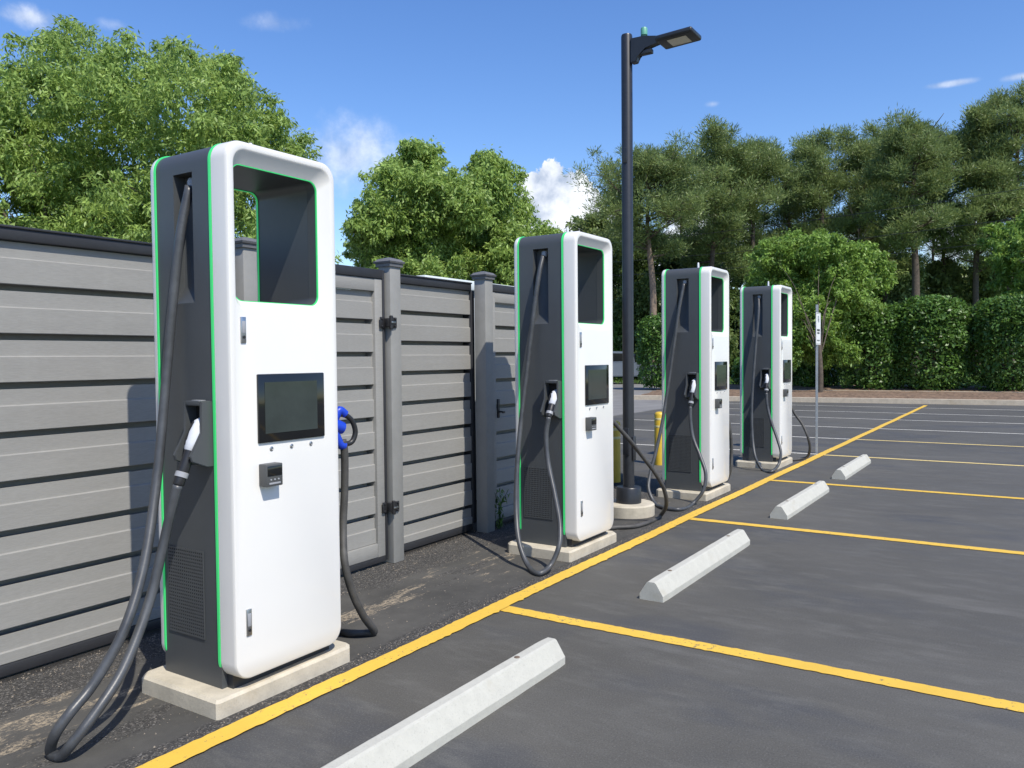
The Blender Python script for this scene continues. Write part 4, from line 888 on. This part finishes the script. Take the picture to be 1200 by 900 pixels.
# weed at the foot of the gate post
rng = np.random.default_rng(3)
wd = thing('weed', 'small green weed growing at the foot of the second gate post', 'weed', (5.63, 3.80, 0)); n = 90
t = rng.uniform(0, 1, n); pos = np.stack([rng.normal(size=n)*.035*(.4+t), rng.normal(size=n)*.03*(.4+t), t*.34], 1); dv = unit(rng.normal(size=(n, 3))*.5+np.array([0, 0, 1])); nr = unit(np.cross(dv, rng.normal(size=(n, 3))))
leaves_mesh('leaves', pos, nr, dv, rng.uniform(.03, .07, n), rng.uniform(.008, .016, n), rng.uniform(0, 1, n), LEAF_H, wd)
bm = B()
for q in range(5): tube(bm, [(0, 0, -.01), (rng.normal()*.02, rng.normal()*.02, .18), (rng.normal()*.05, rng.normal()*.04, .34)], [.003, .0025, .001], 5)
obj('stems', bm, LEAF_H, wd)

# loose gravel and leaf crumbs along the fence and beside the line
rng = np.random.default_rng(8); n = 5200
w = rng.uniform(0, 1, n)
xs = rng.uniform(-.5, 9.5, n); ys = np.where(w < .52, 3.93-np.abs(rng.normal(size=n))*.14, np.where(w < .72, 2.69+np.abs(rng.normal(size=n))*.03, rng.uniform(2.75, 3.9, n)))
bm = B(); sz = .0022+.0035*rng.uniform(0, 1, n)**3
V = []; Fc = []
base = np.array([(1, 0, 0), (0, 1, 0), (-1, 0, 0), (0, -1, 0), (0, 0, 1)], float)
fidx = np.array([(0, 1, 4), (1, 2, 4), (2, 3, 4), (3, 0, 4)])
for i in range(n):
    j = base*rng.uniform(.6, 1.3, (5, 3))*sz[i]; V.append(j+np.array([xs[i], ys[i], .001])); Fc.append(fidx+5*i)
bm.free(); me = bpy.data.meshes.new('loose_gravel'); me.from_pydata(np.concatenate(V).tolist(), [], np.concatenate(Fc).tolist()); me.update()
gv = link('loose_gravel', me, mat('gravel_crumbs', (.20, .17, .135), .9, noise=.6, nscale=40)); tag(gv, kind='stuff')

# ---------------------------------------------------------------- overhead wires, marker, pickup far behind
for i, (z0_, z1_) in enumerate(((8.6, 9.6), (7.6, 8.3), (6.9, 7.3))):
    bm = B(); a = Vector((44, 34, z0_)); b = Vector((38, -16, z1_)); pts = [a.lerp(b, k/20)-Vector((0, 0, 1.1*4*(k/20)*(1-k/20))) for k in range(21)]
    tube(bm, pts, .013, 5); o = obj('overhead_wire', bm, PLASTIC); tag(o, ['topmost thin wire crossing in front of the pines', 'middle thin wire crossing in front of the pines', 'lowest thin wire crossing in front of the pines'][i], 'wire', 'overhead wires')
mk = thing('marker_post', 'small orange marker post on the grass behind the bright tree', 'marker', (38.98, 7.94, 0.1))
bm = B(); lathe(bm, (0, 0, 0), [(.05, 0), (.05, .86), (.02, .9)], 14); obj('marker_tube', bm, mat('orange_plastic', (.75, .22, .04), .5), mk)
bm = B(); lathe(bm, (0, 0, 0), [(.052, .62), (.052, .72)], 14); obj('reflective_band', bm, WHITEPL, mk)

# pickup, only its tail shows between the lamp post and the round shrub; built whole
pk = thing('pickup_truck', 'silver pickup truck parked far behind the round dark shrub', 'pickup', (39.53, 19.02, 0), R(115))
silver = mat('silver_car_paint', (.22, .25, .29), .3, .5, coat=.6)
bm = B()
prof = [(-2.7, .55), (-2.7, 1.12), (-1.0, 1.14), (1.0, 1.12), (2.45, 1.02), (2.7, .85), (2.7, .45), (2.3, .42), (2.15, .78), (1.35, .78), (1.2, .40), (-1.15, .40), (-1.3, .80), (-2.1, .80), (-2.25, .50)]
extrude_poly(bm, prof, 'Y', -.95, .95); bmesh.ops.bevel(bm, geom=[e for e in bm.edges if abs(e.verts[0].co.y-e.verts[1].co.y) < .01], offset=.05, segments=2, affect='EDGES')
bd = obj('body', bm, silver, pk, 30)
bm = B(); extrude_poly(bm, [(-1.0, 1.12), (-.9, 1.72), (.55, 1.76), (1.25, 1.1)], 'Y', -.78, .78); bmesh.ops.bevel(bm, geom=bm.edges[:], offset=.04, segments=2, affect='EDGES'); cbn = obj('cab', bm, silver, pk, 30)
bm = B(); extrude_poly(bm, [(-.8, 1.22), (-.76, 1.62), (.5, 1.65), (1.0, 1.2)], 'Y', -.79, .79); obj('side_windows', bm, BLACKG, cbn)
bm = B(); box(bm, (-1.02, -.66, 1.22), (-.93, .66, 1.60), .01); obj('rear_window', bm, BLACKG, cbn)
for x in (-1.7, 1.75):
    for y in (-.86, .86):
        bm = B(); lathe(bm, (x, y, .40), [(.30, -.12), (.39, -.10), (.40, 0), (.39, .10), (.30, .12)], 24, 'Y'); wl = obj('wheel', bm, RUBBER, pk, 40)
        bm = B(); lathe(bm, (x, y, .40), [(.23, -.13), (.24, 0), (.23, .13)], 20, 'Y'); obj('rim', bm, STEEL, wl, 40)
bm = B(); box(bm, (-2.80, -.90, .50), (-2.69, .90, .66), .02); obj('rear_bumper', bm, STEEL, pk)
for y in (-.86, .86):
    bm = B(); box(bm, (-2.73, y-.07, .78), (-2.68, y+.07, 1.06), .01); obj('tail_light', bm, mat('red_lens', (.4, .02, .02), .3), pk)
